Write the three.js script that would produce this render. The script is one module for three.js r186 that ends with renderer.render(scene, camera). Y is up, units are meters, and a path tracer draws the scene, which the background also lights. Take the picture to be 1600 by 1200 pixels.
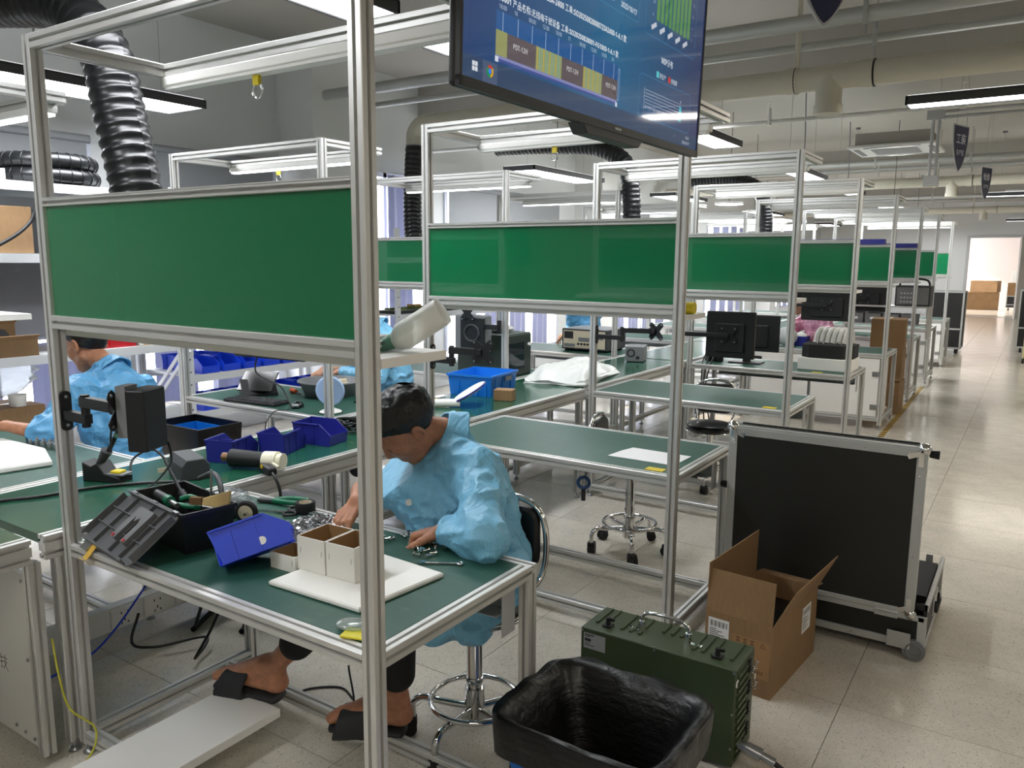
import * as THREE from 'three';
import { RoundedBoxGeometry } from 'three/addons/geometries/RoundedBoxGeometry.js';
import { mergeGeometries } from 'three/addons/utils/BufferGeometryUtils.js';
import { RectAreaLightUniformsLib } from 'three/addons/lights/RectAreaLightUniformsLib.js';

// ---------- camera, sky, exposure ----------
const scene = new THREE.Scene();
const camera = new THREE.PerspectiveCamera(51.58, 4 / 3, 0.05, 120);
camera.rotation.order = 'YXZ';
camera.position.set(1.2332, 1.638, 1.2469);
camera.rotation.set(-0.1546, 0.5826, 0.0068);
scene.add(camera);
scene.background = new THREE.Color(0.88, 0.91, 1.0);       // bright hazy daylight outside the windows
scene.backgroundIntensity = 6;
const renderer = new THREE.WebGLRenderer({ antialias: true });
renderer.toneMapping = THREE.LinearToneMapping;
renderer.toneMappingExposure = 1.36;
renderer.shadowMap.enabled = true;
renderer.shadowMap.type = THREE.PCFSoftShadowMap;
RectAreaLightUniformsLib.init();
const LAMP = 16;                                           // radiance of the suspended LED panels

// ---------- small helpers ----------
const V = (x, y, z) => new THREE.Vector3(x, y, z), PI = Math.PI;
let seed = 7;
const rnd = (a = 1, b) => { seed = (seed * 1664525 + 1013904223) >>> 0; const r = seed / 4294967296; return b === undefined ? r * a : a + r * (b - a); };
const used = {};
const numbered = (n) => { used[n] = (used[n] ?? -1) + 1; return used[n] ? n + '_' + String(used[n]).padStart(3, '0') : n; };
function thing(name, label, category, [x, y, z] = [0, 0, 0], ry = 0, group) {
  const o = new THREE.Group(); o.name = numbered(name); o.position.set(x, y, z); o.rotation.y = ry;
  o.userData = { label, category }; if (group) o.userData.group = group;
  scene.add(o); return o;
}
function struct(name, geo, mat, label) {
  const o = part(scene, name, geo, mat); o.name = numbered(name); o.userData.kind = 'structure'; if (label) o.userData.label = label; return o;
}
function copy(root, label, [x, y, z], ry, group) {
  const r = root.clone(); r.name = numbered(root.name.replace(/_\d{3}$/, '')); r.position.set(x, y, z); if (ry !== undefined) r.rotation.y = ry;
  r.userData = { ...root.userData, label }; if (group) r.userData.group = group; scene.add(r); return r;
}
function mg(list) {
  if (!Array.isArray(list)) return list;
  if (list.length === 1) return list[0];
  return mergeGeometries(list.map((g) => {
    const n = g.index ? g.toNonIndexed() : g;
    for (const k of Object.keys(n.attributes)) if (!['position', 'normal', 'uv'].includes(k)) n.deleteAttribute(k);
    if (!n.attributes.uv) n.setAttribute('uv', new THREE.BufferAttribute(new Float32Array(n.attributes.position.count * 2), 2));
    return n;
  }));
}
function metric(g) {                                        // uv in metres, by the way each face points
  if (g.index) g = g.toNonIndexed();
  const p = g.attributes.position, n = g.attributes.normal, uv = new Float32Array(p.count * 2);
  for (let i = 0; i < p.count; i++) {
    const f = i - i % 3, sum = (k) => Math.abs(n.getComponent(f, k) + n.getComponent(f + 1, k) + n.getComponent(f + 2, k)), ax = sum(0), ay = sum(1), az = sum(2);
    const [u, v] = ay >= ax && ay >= az ? [p.getX(i), -p.getZ(i)] : ax >= az ? [p.getZ(i), p.getY(i)] : [p.getX(i), p.getY(i)];
    uv[2 * i] = u; uv[2 * i + 1] = v;
  }
  g.setAttribute('uv', new THREE.BufferAttribute(uv, 2)); return g;
}
function part(parent, name, geo, mat, pos, rot) {
  let g = mg(geo); if (mat.userData.metric) g = metric(g);
  const m = new THREE.Mesh(g, mat); m.name = name; m.castShadow = m.receiveShadow = true;
  if (pos) m.position.set(...pos); if (rot) m.rotation.set(...rot);
  parent.add(m); return m;
}
// one mesh that is a whole thing
function solo(name, label, category, geo, mat, [x, y, z] = [0, 0, 0], ry = 0, group) {
  const m = part(scene, name, geo, mat, [x, y, z], [0, ry, 0]); m.name = numbered(name); m.userData = { label, category }; if (group) m.userData.group = group; return m;
}
const mv = (g, x = 0, y = 0, z = 0, rx = 0, ry = 0, rz = 0) => { if (rx) g.rotateX(rx); if (ry) g.rotateY(ry); if (rz) g.rotateZ(rz); return g.translate(x, y, z); };
const bx = (w, h, d, ...t) => mv(new THREE.BoxGeometry(w, h, d), ...t);
const rb = (w, h, d, r, ...t) => mv(new RoundedBoxGeometry(w, h, d, 2, r), ...t);
const cy = (r1, r2, h, seg, ...t) => mv(new THREE.CylinderGeometry(r1, r2, h, seg), ...t);
const sp = (r, ...t) => mv(new THREE.SphereGeometry(r, 16, 12), ...t);
const el = (a, b, c, ...t) => mv(new THREE.SphereGeometry(1, 20, 14).scale(a, b, c), ...t);
const tr = (R, r, ...t) => mv(new THREE.TorusGeometry(R, r, 10, 40), ...t);
const la = (pts, seg, ...t) => mv(new THREE.LatheGeometry(pts.map(([a, b]) => new THREE.Vector2(a, b)), seg), ...t);
const tb = (pts, r, n = 24, k = 8, closed = false) => new THREE.TubeGeometry(new THREE.CatmullRomCurve3(pts.map((p) => V(...p)), closed), n, r, k, closed);
const poly = (pts) => new THREE.Shape(pts.map(([a, b]) => new THREE.Vector2(a, b)));
function ex(shape, depth, bevel = 0, ...t) {                // extruded along z, centred on it
  const s = Array.isArray(shape) ? poly(shape) : shape;
  const g = new THREE.ExtrudeGeometry(s, { depth: depth - 2 * bevel, bevelEnabled: bevel > 0, bevelSize: bevel, bevelThickness: bevel, bevelOffset: -bevel, bevelSegments: 1, curveSegments: 10 });
  return mv(g.translate(0, 0, -depth / 2 + bevel), ...t);
}
function rrect(w, h, r) {
  const s = new THREE.Shape(), x = -w / 2, y = -h / 2;
  s.moveTo(x + r, y); s.lineTo(x + w - r, y); s.quadraticCurveTo(x + w, y, x + w, y + r); s.lineTo(x + w, y + h - r); s.quadraticCurveTo(x + w, y + h, x + w - r, y + h);
  s.lineTo(x + r, y + h); s.quadraticCurveTo(x, y + h, x, y + h - r); s.lineTo(x, y + r); s.quadraticCurveTo(x, y, x + r, y); return s;
}
// open box (tray) from four walls and a bottom, tapered: bottom w0 x d0, top w1 x d1
function tray(w0, d0, w1, d1, h, t) {
  const q = (a, b) => [[-a / 2, -b / 2], [a / 2, -b / 2], [a / 2, b / 2], [-a / 2, b / 2]], pos = [];
  const o0 = q(w0, d0), o1 = q(w1, d1), i1 = q(w1 - 2 * t, d1 - 2 * t), i0 = q(w0 - 2 * t, d0 - 2 * t);
  const P = (c, y) => [c[0], y, c[1]], quad = (a, b, c, d) => pos.push(...a, ...b, ...c, ...a, ...c, ...d);
  for (let k = 0; k < 4; k++) {
    const n = (k + 1) % 4;
    quad(P(o0[n], 0), P(o0[k], 0), P(o1[k], h), P(o1[n], h)); quad(P(o1[n], h), P(o1[k], h), P(i1[k], h), P(i1[n], h)); quad(P(i1[n], h), P(i1[k], h), P(i0[k], t), P(i0[n], t));
  }
  quad(P(i0[0], t), P(i0[3], t), P(i0[2], t), P(i0[1], t)); quad(P(o0[0], 0), P(o0[1], 0), P(o0[2], 0), P(o0[3], 0));
  const g = new THREE.BufferGeometry(); g.setAttribute('position', new THREE.Float32BufferAttribute(pos, 3)); g.computeVertexNormals(); return g;
}

// ---------- textures ----------
const hash = (x, y, s) => { let h = Math.imul(x, 374761393) ^ Math.imul(y, 668265263) ^ Math.imul(s, 974634533); h = Math.imul(h ^ (h >>> 13), 1274126177); return ((h ^ (h >>> 16)) >>> 0) / 4294967296; };
function vn(x, y, per, s) {                                // periodic value noise
  const xi = Math.floor(x), yi = Math.floor(y), f = (t) => t * t * (3 - 2 * t), a = f(x - xi), b = f(y - yi), w = (i) => ((i % per) + per) % per;
  const h = (i, j) => hash(w(i), w(j), s);
  return (h(xi, yi) * (1 - a) + h(xi + 1, yi) * a) * (1 - b) + (h(xi, yi + 1) * (1 - a) + h(xi + 1, yi + 1) * a) * b;
}
function tex(size, metres, fn, srgb = true) {               // fn(u, v) with u, v in 0..1, gives 0..1 rgb
  const d = new Uint8Array(size * size * 4);
  for (let j = 0; j < size; j++) for (let i = 0; i < size; i++) {
    const c = fn(i / size, j / size, i, j), o = (j * size + i) * 4;
    d[o] = 255 * Math.min(1, Math.max(0, c[0])); d[o + 1] = 255 * Math.min(1, Math.max(0, c[1])); d[o + 2] = 255 * Math.min(1, Math.max(0, c[2])); d[o + 3] = 255;
  }
  const t = new THREE.DataTexture(d, size, size); t.wrapS = t.wrapT = THREE.RepeatWrapping; t.magFilter = THREE.LinearFilter; t.minFilter = THREE.LinearMipmapLinearFilter; t.generateMipmaps = true;
  if (srgb) t.colorSpace = THREE.SRGBColorSpace; t.repeat.set(1 / metres, 1 / metres); t.needsUpdate = true; return t;
}
function canvasTex(w, h, draw) {
  const c = document.createElement('canvas'); c.width = w; c.height = h; const g = c.getContext('2d'); draw(g, w, h);
  const t = new THREE.CanvasTexture(c); t.colorSpace = THREE.SRGBColorSpace; return t;
}
const mat = (color, roughness = 0.6, metalness = 0, more = {}) => {
  const { metric: m, ...rest } = more;
  const phys = ['clearcoat', 'transmission', 'sheen', 'attenuationColor'].some((k) => k in rest);
  const x = phys ? new THREE.MeshPhysicalMaterial({ color, roughness, metalness, ...rest }) : new THREE.MeshStandardMaterial({ color, roughness, metalness, ...rest });
  if (m) x.userData.metric = true; return x;
};
const terrazzo = tex(512, 0.8, (u, v, i, j) => {
  const b = 0.80 + 0.035 * (vn(u * 6, v * 6, 6, 1) - 0.5) + 0.03 * (vn(u * 24, v * 24, 24, 2) - 0.5), n = vn(u * 200, v * 200, 200, 3), k = n > 0.74 ? -0.2 * (n - 0.74) / 0.26 : n < 0.2 ? 0.035 : 0;
  return [b + k, (b + k) * 0.97, (b + k) * 0.905];
});
const wavy = tex(256, 0.8, (u, v) => { const n = 0.5 + 0.35 * (vn(u * 9, v * 9, 9, 5) - 0.5) + 0.3 * (vn(u * 30, v * 30, 30, 6) - 0.5); return [n, n, n]; }, false);
const matWear = tex(512, 1.1, (u, v) => {
  const s = Math.max(0, vn(u * 14, v * 60, 60, 8) - 0.7) * 0.4 + Math.max(0, vn(u * 60, v * 14, 60, 9) - 0.78) * 0.4, c = 0.09 * (vn(u * 5, v * 5, 5, 10) - 0.5), g = 0.04 * (vn(u * 256, v * 256, 256, 11) - 0.5), k = 1 + c + g;
  return [(0.145 + s * 0.4) * k, (0.315 + s * 0.33) * k, (0.265 + s * 0.24) * k];
});
const board = (r, g, b, sd) => tex(256, 0.5, (u, v) => { const n = 1 + 0.08 * (vn(u * 5, v * 5, 5, sd) - 0.5) + 0.07 * (vn(u * 128, v * 18, 128, sd + 1) - 0.5); return [r * n, g * n, b * n]; });
const cardTex = board(0.55, 0.435, 0.305, 21);

// ---------- materials ----------
const M = {
  alu: mat(0xcfcfcc, 0.38, 0.5), chrome: mat(0xd9d9d9, 0.07, 1), steel: mat(0xa8aaab, 0.3, 0.9), zinc: mat(0xb9bbb9, 0.5, 0.55),
  board: mat(0x0a6b41, 0.2, 0, { clearcoat: 1, clearcoatRoughness: 0.015 }),
  mat: mat(0xffffff, 0.46, 0, { map: matWear, metric: true }), glassTop: mat(0x1f4f3c, 0.16),
  white: mat(0xe6e5e1, 0.45), whitePaint: mat(0xdcdcd8, 0.85), plaster: mat(0xd9dad8, 0.9), ceiling: mat(0xa6a39b, 0.95),
  black: mat(0x141517, 0.5), blackGloss: mat(0x0c0d0f, 0.18), rubber: mat(0x1a1b1c, 0.75), vinyl: mat(0x0f1012, 0.32), darkGrey: mat(0x3a3c3e, 0.5), midGrey: mat(0x76787a, 0.55), paleGrey: mat(0xb7b9ba, 0.55),
  blue: mat(0x0f3ecb, 0.45), navy: mat(0x252a86, 0.38), crate: mat(0x0a74d6, 0.42), red: mat(0xb3141f, 0.4), pvc: mat(0xc9c5b6, 0.5), foam: mat(0xebebe6, 0.9), paper: mat(0xe9e9ea, 0.85),
  card: mat(0xffffff, 0.85, 0, { map: cardTex, metric: true }), cardDark: mat(0x6f5334, 0.9), cardWhite: mat(0xdedcd4, 0.8), yellow: mat(0xd8c21b, 0.5), beige: mat(0xd8cdb2, 0.6),
  olive: mat(0x37452a, 0.42), oliveDark: mat(0x2b371f, 0.5), green: mat(0x0c6b4a, 0.4), cable: mat(0x101112, 0.45), orange: mat(0xd85a26, 0.6),
  lampFace: mat(0xffffff, 0.5, 0, { emissive: 0xffffff, emissiveIntensity: 6 }), unseenTopGlow: mat(0xffffff, 0.5, 0, { emissive: 0xffffff, emissiveIntensity: 0.6 }), tubeFace: mat(0xffffff, 0.5, 0, { emissive: 0xf6f9ff, emissiveIntensity: 3.2 }),  // weak top glow of the panels is an unseen uplight for the ceiling
  duct: mat(0x111315, 0.34, 0), bag: mat(0x0b0b0c, 0.28), tape: mat(0xc6a77a, 0.4),
};
// ---------- room shell ----------
const X0 = -5.2, X1 = 7.0, Z0 = 5.2, Z1 = -27.5, CEIL = 3.72;
const tileMat = mat(0xffffff, 0.16, 0, { map: terrazzo, bumpMap: wavy, bumpScale: 0.0006, metric: true });
{
  const floor = struct('floor', bx(X1 - X0 + 0.4, 0.2, Z0 - Z1 + 0.4, (X0 + X1) / 2, -0.104, (Z0 + Z1) / 2), mat(0x8f8d86, 0.8), 'grout bed under pale terrazzo floor tiles');
  const T = 0.655, g = metric(bx(T - 0.003, 0.01, T - 0.003, 0, -0.005, 0)), far = [], cells = [];
  for (let i = -12; i < 12; i++) for (let j = -12; j < 42; j++) {
    const x = 0.75 + (i + 0.5) * T, z = -1.74 - (j + 0.5) * T;
    if (x < X0 || x > X1 || z > Z0 || z < Z1) continue;
    const vis = z < 0.6 && x > -2.2 && x < 2.6 - 0.3 * z && Math.hypot(x - 1.2, z - 1.2) < 22, d = Math.hypot(x - 1.2, z - 1.2) + (x < -0.4 ? 8 : 0);
    cells.push([vis ? d : d + 100, x, z]);
  }
  cells.sort((a, b) => a[0] - b[0]);
  cells.forEach(([, x, z], k) => {
    if (k < 290) { const m = part(floor, 'tile', g, tileMat, [x, 0, z], [0, (k % 2) * PI, 0]); m.material = tileMat; } else far.push(g.clone().translate(x, 0, z));
  });
  const f = part(floor, 'tile_field', far, tileMat); f.userData.kind = 'stuff';
}
// hazard tape along the aisle
{
  const t = thing('floor_marking', 'yellow and black striped tape stuck along the aisle edge of the floor', 'floor tape');
  for (let k = 0; k < 90; k++) part(t, 'stripe', ex([[-0.025, -0.035], [0.025, 0.0], [0.025, 0.055], [-0.025, 0.02]], 0.0006, 0, 0.115 - k * 0.0009, 0.0005, -5.6 - k * 0.055, -PI / 2), k % 2 ? M.black : mat(0xcaa53a, 0.5));
}
// walls
const curtainMat = mat(0xffffff, 0.95, 0, { transmission: 0.45, thickness: 0, side: THREE.DoubleSide }); curtainMat.color.setRGB(0.3, 0.315, 0.42);
const wallL = [], W1 = [[0.9, -2.36, 0.3, 2.58, 1.02], [-2.6, -4.2, 0.3, 2.58, 1.04], [-4.98, -6.6, 0.3, 2.62, 0], [-6.9, -9.8, 0.3, 2.58, 1.3], [-11.5, -14.5, 0.3, 2.58, 1.5], [-16.5, -19.5, 0.3, 2.58, 0], [-21.5, -24.5, 0.3, 2.58, 1.2]];
{
  let z = Z0;
  for (const [a, b, y0, y1] of W1) {
    wallL.push(bx(0.2, CEIL, z - a, X0 - 0.1, CEIL / 2, (z + a) / 2)); wallL.push(bx(0.2, y0, a - b, X0 - 0.1, y0 / 2, (a + b) / 2)); wallL.push(bx(0.2, CEIL - y1, a - b, X0 - 0.1, (CEIL + y1) / 2, (a + b) / 2)); z = b;
  }
  wallL.push(bx(0.2, CEIL, z - Z1, X0 - 0.1, CEIL / 2, (z + Z1) / 2));
  struct('wall_left', wallL, mat(0xd3d6d6, 0.9), 'pale grey outer wall with windows behind the storage racks');
  W1.forEach(([a, b, y0, y1, blind], k) => {
    const w = struct('window_' + (k + 1), [bx(0.05, 0.05, a - b, X0, y0 + 0.025, (a + b) / 2), bx(0.05, 0.05, a - b, X0, y1 - 0.025, (a + b) / 2), ...[0, 0.5, 1].map((f) => bx(0.05, y1 - y0, 0.05, X0, (y0 + y1) / 2, a - 0.025 - f * (a - b - 0.05)))], mat(0xc9cdda, 0.4), 'bright window in the outer wall');
    for (const f of [0.25, 0.75]) part(w, 'pane', bx(0.006, y1 - y0 - 0.1, (a - b) / 2 - 0.06, X0, (y0 + y1) / 2, a - f * (a - b)), mat(0xffffff, 0.05, 0, { transmission: 1, thickness: 0 }));
    for (let z = a - 0.35, q = 0; z > b + 0.3; z -= 0.62, q++) part(w, 'curtain', ex([[-0.2, 0], [-0.12, 0.02], [-0.04, -0.01], [0.05, 0.02], [0.13, -0.01], [0.2, 0.01], [0.2, 0.016], [0.13, -0.004], [0.05, 0.026], [-0.04, -0.004], [-0.12, 0.026], [-0.2, 0.006]], (blind || y1) - y0 - 0.06, 0, X0 + 0.1, (y0 + (blind || y1)) / 2, z, PI / 2, PI / 2), curtainMat);
    if (blind) part(w, 'roller_blind', [bx(0.004, y1 - blind, a - b - 0.1, X0 + 0.05, (y1 + blind) / 2, (a + b) / 2), cy(0.03, 0.03, a - b - 0.06, 12, X0 + 0.06, y1 - 0.02, (a + b) / 2, PI / 2), bx(0.02, 0.025, a - b - 0.1, X0 + 0.05, blind, (a + b) / 2)], mat(0x8b8e91, 0.9));
  });
}
const DX0 = -0.72, DX1 = 1.12, DH = 2.42;                    // far doorway
struct('wall_far', [bx(DX0 - X0, CEIL, 0.2, (X0 + DX0) / 2, CEIL / 2, Z1 - 0.1), bx(X1 - DX1, CEIL, 0.2, (X1 + DX1) / 2, CEIL / 2, Z1 - 0.1), bx(DX1 - DX0, CEIL - DH, 0.2, (DX0 + DX1) / 2, (CEIL + DH) / 2, Z1 - 0.1)], M.plaster, 'white end wall with the open doorway');
struct('wall_right', bx(0.2, CEIL, Z0 - Z1, X1 + 0.1, CEIL / 2, (Z0 + Z1) / 2), M.plaster, 'white wall beyond the aisle');
struct('wall_back', bx(X1 - X0, CEIL, 0.2, (X0 + X1) / 2, CEIL / 2, Z0 + 0.1), M.plaster, 'white wall behind the viewer');
struct('ceiling', bx(X1 - X0 + 0.4, 0.2, Z0 - Z1 + 0.4, (X0 + X1) / 2, CEIL + 0.1, (Z0 + Z1) / 2), M.ceiling, 'grey painted concrete ceiling');
{ // downstand beams and wall columns
  [2.2, -6.6, -15.4, -24.2].forEach((z, k) => struct('beam_' + (k + 1), bx(X1 - X0, 0.42, 0.35, (X0 + X1) / 2, CEIL - 0.21, z), M.ceiling, 'painted concrete ceiling beam'));
  [-4.55, -10.6, -20.4].forEach((z, k) => struct('column_' + (k + 1), bx(0.5, CEIL, 0.55, X0 + 0.25, CEIL / 2, z), M.plaster, 'square plastered wall column'));
  struct('trim_1', [bx(0.07, DH, 0.26, DX0 - 0.035, DH / 2, Z1 - 0.1), bx(0.07, DH, 0.26, DX1 + 0.035, DH / 2, Z1 - 0.1), bx(DX1 - DX0 + 0.14, 0.07, 0.26, (DX0 + DX1) / 2, DH + 0.035, Z1 - 0.1)], mat(0xb9bab8, 0.5), 'pale door frame of the far doorway');
  const d = struct('door_1', bx(0.05, DH - 0.02, 0.92, 0, DH / 2, 0.46), mat(0xe4e0da, 0.5), 'white door leaf standing open into the aisle');
  d.position.set(DX1 - 0.03, 0, Z1); d.rotation.y = -0.5;
  part(d, 'handle', [cy(0.015, 0.015, 0.06, 10, -0.05, 1.05, 0.84, 0, 0, PI / 2), bx(0.02, 0.02, 0.13, -0.08, 1.05, 0.78)], M.steel);
}
// the sunlit room behind the doorway
{
  const z = Z1 - 0.2, L = 7;
  struct('floor_beyond', bx(5.4, 0.2, L, 0.2, -0.1, z - L / 2), tileMat, 'terrazzo floor of the room behind the doorway');
  struct('ceiling_beyond', bx(5.4, 0.2, L, 0.2, 3.1, z - L / 2), M.ceiling, 'ceiling of the room behind the doorway');
  struct('wall_beyond', [bx(5.4, 3.2, 0.2, 0.2, 1.5, z - L), bx(0.2, 3.2, L, 2.9, 1.5, z - L / 2), bx(0.2, 0.9, L, -2.5, 0.45, z - L / 2), bx(0.2, 0.4, L, -2.5, 2.8, z - L / 2), bx(0.2, 3, 0.5, -2.5, 1.5, z - 0.25)], mat(0xeadfd8, 0.85), 'pale wall of the sunlit room behind the doorway');
  const sun = new THREE.DirectionalLight(0xfff0dd, 7); sun.position.set(-14, 9, z - 3 + 2); sun.target.position.set(0, 0, z - 3); sun.castShadow = true; sun.shadow.mapSize.set(1024, 1024);
  Object.assign(sun.shadow.camera, { left: -6, right: 6, top: 6, bottom: -6, near: 1, far: 40 }); scene.add(sun, sun.target);
}
// ---------- suspended LED panels ----------
function panelLamp(label, x, z, len, along, h = 2.7, w = 0.28, group) {
  const o = thing('led_panel_lamp', label, 'ceiling lamp', [x, h, z], along ? 0 : PI / 2, group);
  part(o, 'housing', [bx(w, 0.055, 0.012, 0, 0.03, len / 2 - 0.006), bx(w, 0.055, 0.012, 0, 0.03, -len / 2 + 0.006), bx(0.012, 0.055, len, w / 2 - 0.006, 0.03, 0), bx(0.012, 0.055, len, -w / 2 + 0.006, 0.03, 0), bx(w, 0.008, len, 0, 0.056, 0)], M.darkGrey);
  part(o, 'unseen_top_glow', bx(w - 0.024, 0.006, len - 0.024, 0, 0.064, 0), M.unseenTopGlow);  // unseen upper face, made to glow so the ceiling is brighter
  part(o, 'diffuser', bx(w - 0.024, 0.006, len - 0.024, 0, 0.012, 0), M.lampFace);
  for (const s of [-1, 1]) { const q = part(o, 'hanger', tb([[0, 0.06, s * (len / 2 - 0.2)], [0, CEIL - h, s * (len / 2 - 0.2)]], 0.002, 1, 5), M.steel); part(q, 'ceiling_cup', cy(0.035, 0.035, 0.03, 14, 0, CEIL - h - 0.015, s * (len / 2 - 0.2)), M.midGrey); }
  part(o, 'power_cord', tb([[0.02, 0.06, 0.1], [0.03, 0.25, 0.06], [0, CEIL - h, 0.02]], 0.007, 12, 6), M.midGrey);
  const l = new THREE.RectAreaLight(along ? 0xf6f9ff : 0xfff1dc, LAMP, w - 0.03, len - 0.03); l.position.set(0, 0.002, 0); l.rotation.x = -PI / 2; o.add(l);
  const up = new THREE.RectAreaLight(0xfbfcff, LAMP * 0.07, w - 0.03, len - 0.03); up.position.set(0, 0.075, 0); up.rotation.x = PI / 2; o.add(up);  // unseen upward light, strength chosen to lift the ceiling
  return o;
}
const rowWords = ['nearest', 'second', 'third', 'fourth', 'fifth', 'sixth', 'seventh', 'eighth', 'ninth', 'tenth'];
[[1.4, 1.6], [-0.77, 1.6], [-2.83, 1.6], [-5.6, 1.6], [-9.2, 1.6], [-11.9, 1.6], [-17.2, 1.6], [-20, 1.6], [-25.6, 1.6]].forEach(([z, l], k) => panelLamp('LED panel lamp hanging over the central bench, ' + rowWords[k] + ' in its row', -1.365, z, l, true, 2.7, 0.28, 'lamps over the central bench'));  // last two are unseen, placed to brighten the far end wall
[[-1.45, 2], [-7.75, 1.8], [-11.9, 1.5], [-17, 1.5], [-23.2, 1.5]].forEach(([z, l], k) => panelLamp('LED panel lamp over the left bench row by the outer wall, ' + rowWords[k] + ' in its row', -4.03, z, l, true, 2.68, 0.44, 'lamps along the outer wall'));
[1.9, -5.05, -14, -23].forEach((z, k) => panelLamp('long LED panel lamp across the aisle, ' + rowWords[k] + ' from the viewer', 1.15, z, 1.6, false, 2.7, 0.22, 'lamps across the aisle'));  // nearest one hangs out of view, placed to light the near floor
[3.4, -0.6, -5.05, -9.5, -14, -18.5].forEach((z, k) => panelLamp('unseen LED panel lamp out of view beyond the aisle, lighting the near floor, ' + rowWords[k] + ' of that row', 3.9, z, 1.6, false, 2.7, 0.22, 'unseen lamps beyond the aisle'));  // whole row is out of view, placed to light the foreground floor
// ---------- pipes under the ceiling ----------
{
  const xr = X1 - 0.02, runs = [];
  [[-4.62, 1], [-13.4, 0.4], [-21.5, 0]].forEach(([z, full], k) => {
    const y = k ? 2.92 : 2.87, w = rowWords[k];
    const d = thing('ventilation_pipe', 'thick cream PVC exhaust pipe across the ceiling, ' + w + ' crosswise run', 'pipe', [0, y, z]);
    const xl = k ? X0 + 0.3 : -3.55;
    part(d, 'pipe_run', cy(0.08, 0.08, xr - xl, 24, (xr + xl) / 2, 0, 0, 0, 0, PI / 2), M.pvc);
    for (const x of [-2.2, -0.32, 0.16, 2.6]) part(d, 'pipe_sleeve', cy(0.089, 0.089, 0.07, 24, x, 0, 0, 0, 0, PI / 2), M.pvc);
    part(d, 'tee_stub', [cy(0.085, 0.085, 0.2, 22, -0.08, -0.1, 0), cy(0.092, 0.092, 0.06, 22, -0.08, -0.21, 0)], M.pvc);
    for (const x of [-0.3, 0.2, 2, 3.9]) part(d, 'pipe_clamp', tr(0.084, 0.006, x, 0, 0, 0, PI / 2), M.black);
    for (const x of [-0.3, 2.2]) part(d, 'hanger', cy(0.018, 0.018, CEIL - y - 0.08, 10, x, (CEIL - y) / 2 + 0.04, 0), M.pvc);
    if (!k) part(d, 'elbow', tb([[-3.5, 0, 0], [-3.64, -0.01, 0], [-3.72, -0.08, 0], [-3.73, -0.2, 0]], 0.082, 14, 18), M.pvc);
    [[0.17, 0.33, 0.05, 'thick'], [-0.17, 0.26, 0.028, 'thin']].forEach(([dz, dy, r, t]) => {
      const p = thing('steel_pipe', t + ' galvanised pipe running above the ' + w + ' cream exhaust pipe', 'pipe', [0, y + dy, z + dz]);
      part(p, 'pipe_run', cy(r, r, X1 - X0 - 0.1, 18, (X0 + X1) / 2, 0, 0, 0, 0, PI / 2), M.zinc);
      for (const x of [-1.2, 0.16, 1.9, 3.6]) { const c = part(p, 'hanger_clamp', [tr(r + 0.006, 0.007, x, 0, 0, 0, PI / 2), bx(0.03, 2 * r + 0.05, 0.012, x, 0, r + 0.004)], M.zinc); part(c, 'threaded_rod', cy(0.005, 0.005, CEIL - y - dy + 0.12, 6, x, (CEIL - y - dy - 0.12) / 2, 0), M.steel); }
    });
  });
  // sprinkler line, conduits, cassette air conditioners
  const s = thing('sprinkler_pipe', 'slim white sprinkler pipe with upright heads across the ceiling', 'pipe', [0, 2.86, -6.1]);
  part(s, 'pipe_run', cy(0.018, 0.018, 10, 10, 0, 0, 0, 0, 0, PI / 2), M.whitePaint);
  for (const x of [-3.6, -0.9, 0.6, 3.2]) part(s, 'sprinkler_head', [cy(0.02, 0.02, 0.05, 12, x, 0, 0), cy(0.014, 0.018, 0.1, 10, x, 0.07, 0), cy(0.004, 0.004, 0.05, 6, x, 0.145, 0), cy(0.016, 0.016, 0.004, 10, x, 0.17, 0)], M.whitePaint);
  part(s, 'red_band', cy(0.0195, 0.0195, 0.06, 10, -2.9, 0, 0, 0, 0, PI / 2), M.red);
  const c = thing('conduit', 'pair of grey electrical conduits dropping from a junction box', 'conduit', [0.35, 2.95, -7.0]);
  part(c, 'conduit_run', [cy(0.014, 0.014, 5, 8, 2.5, 0.02, 0, 0, 0, PI / 2), cy(0.014, 0.014, 5, 8, 2.5, -0.03, 0, 0, 0, PI / 2), cy(0.014, 0.014, 0.55, 8, -0.05, -0.3, 0), cy(0.014, 0.014, 0.55, 8, 0, -0.3, 0)], M.paleGrey);
  part(c, 'junction_box', bx(0.14, 0.1, 0.07, -0.03, 0, 0), M.paleGrey); part(c, 'junction_box', bx(0.12, 0.09, 0.07, -0.03, -0.58, 0), M.paleGrey);
  [[-0.35, -9.5, 'nearer'], [1.0, -17, 'farther']].forEach(([x, z, w]) => {
    const a = thing('ceiling_air_conditioner', 'white cassette air conditioner under the ceiling, the ' + w + ' one', 'air conditioner', [x, 2.98, z]);
    part(a, 'grille_panel', rb(0.95, 0.035, 0.95, 0.015), M.whitePaint); part(a, 'housing', bx(0.8, 0.14, 0.8, 0, 0.085, 0), M.ceiling);
    for (const [u, v, q] of [[0, 0.4, 0], [0, -0.4, 0], [0.4, 0, 1], [-0.4, 0, 1]]) part(a, 'air_slot', bx(q ? 0.06 : 0.6, 0.006, q ? 0.6 : 0.06, u, -0.0185, v), M.darkGrey);
    part(a, 'intake_grille', bx(0.5, 0.006, 0.5, 0, -0.0185, 0), mat(0x8b8c8a, 0.9));
  });
}
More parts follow.
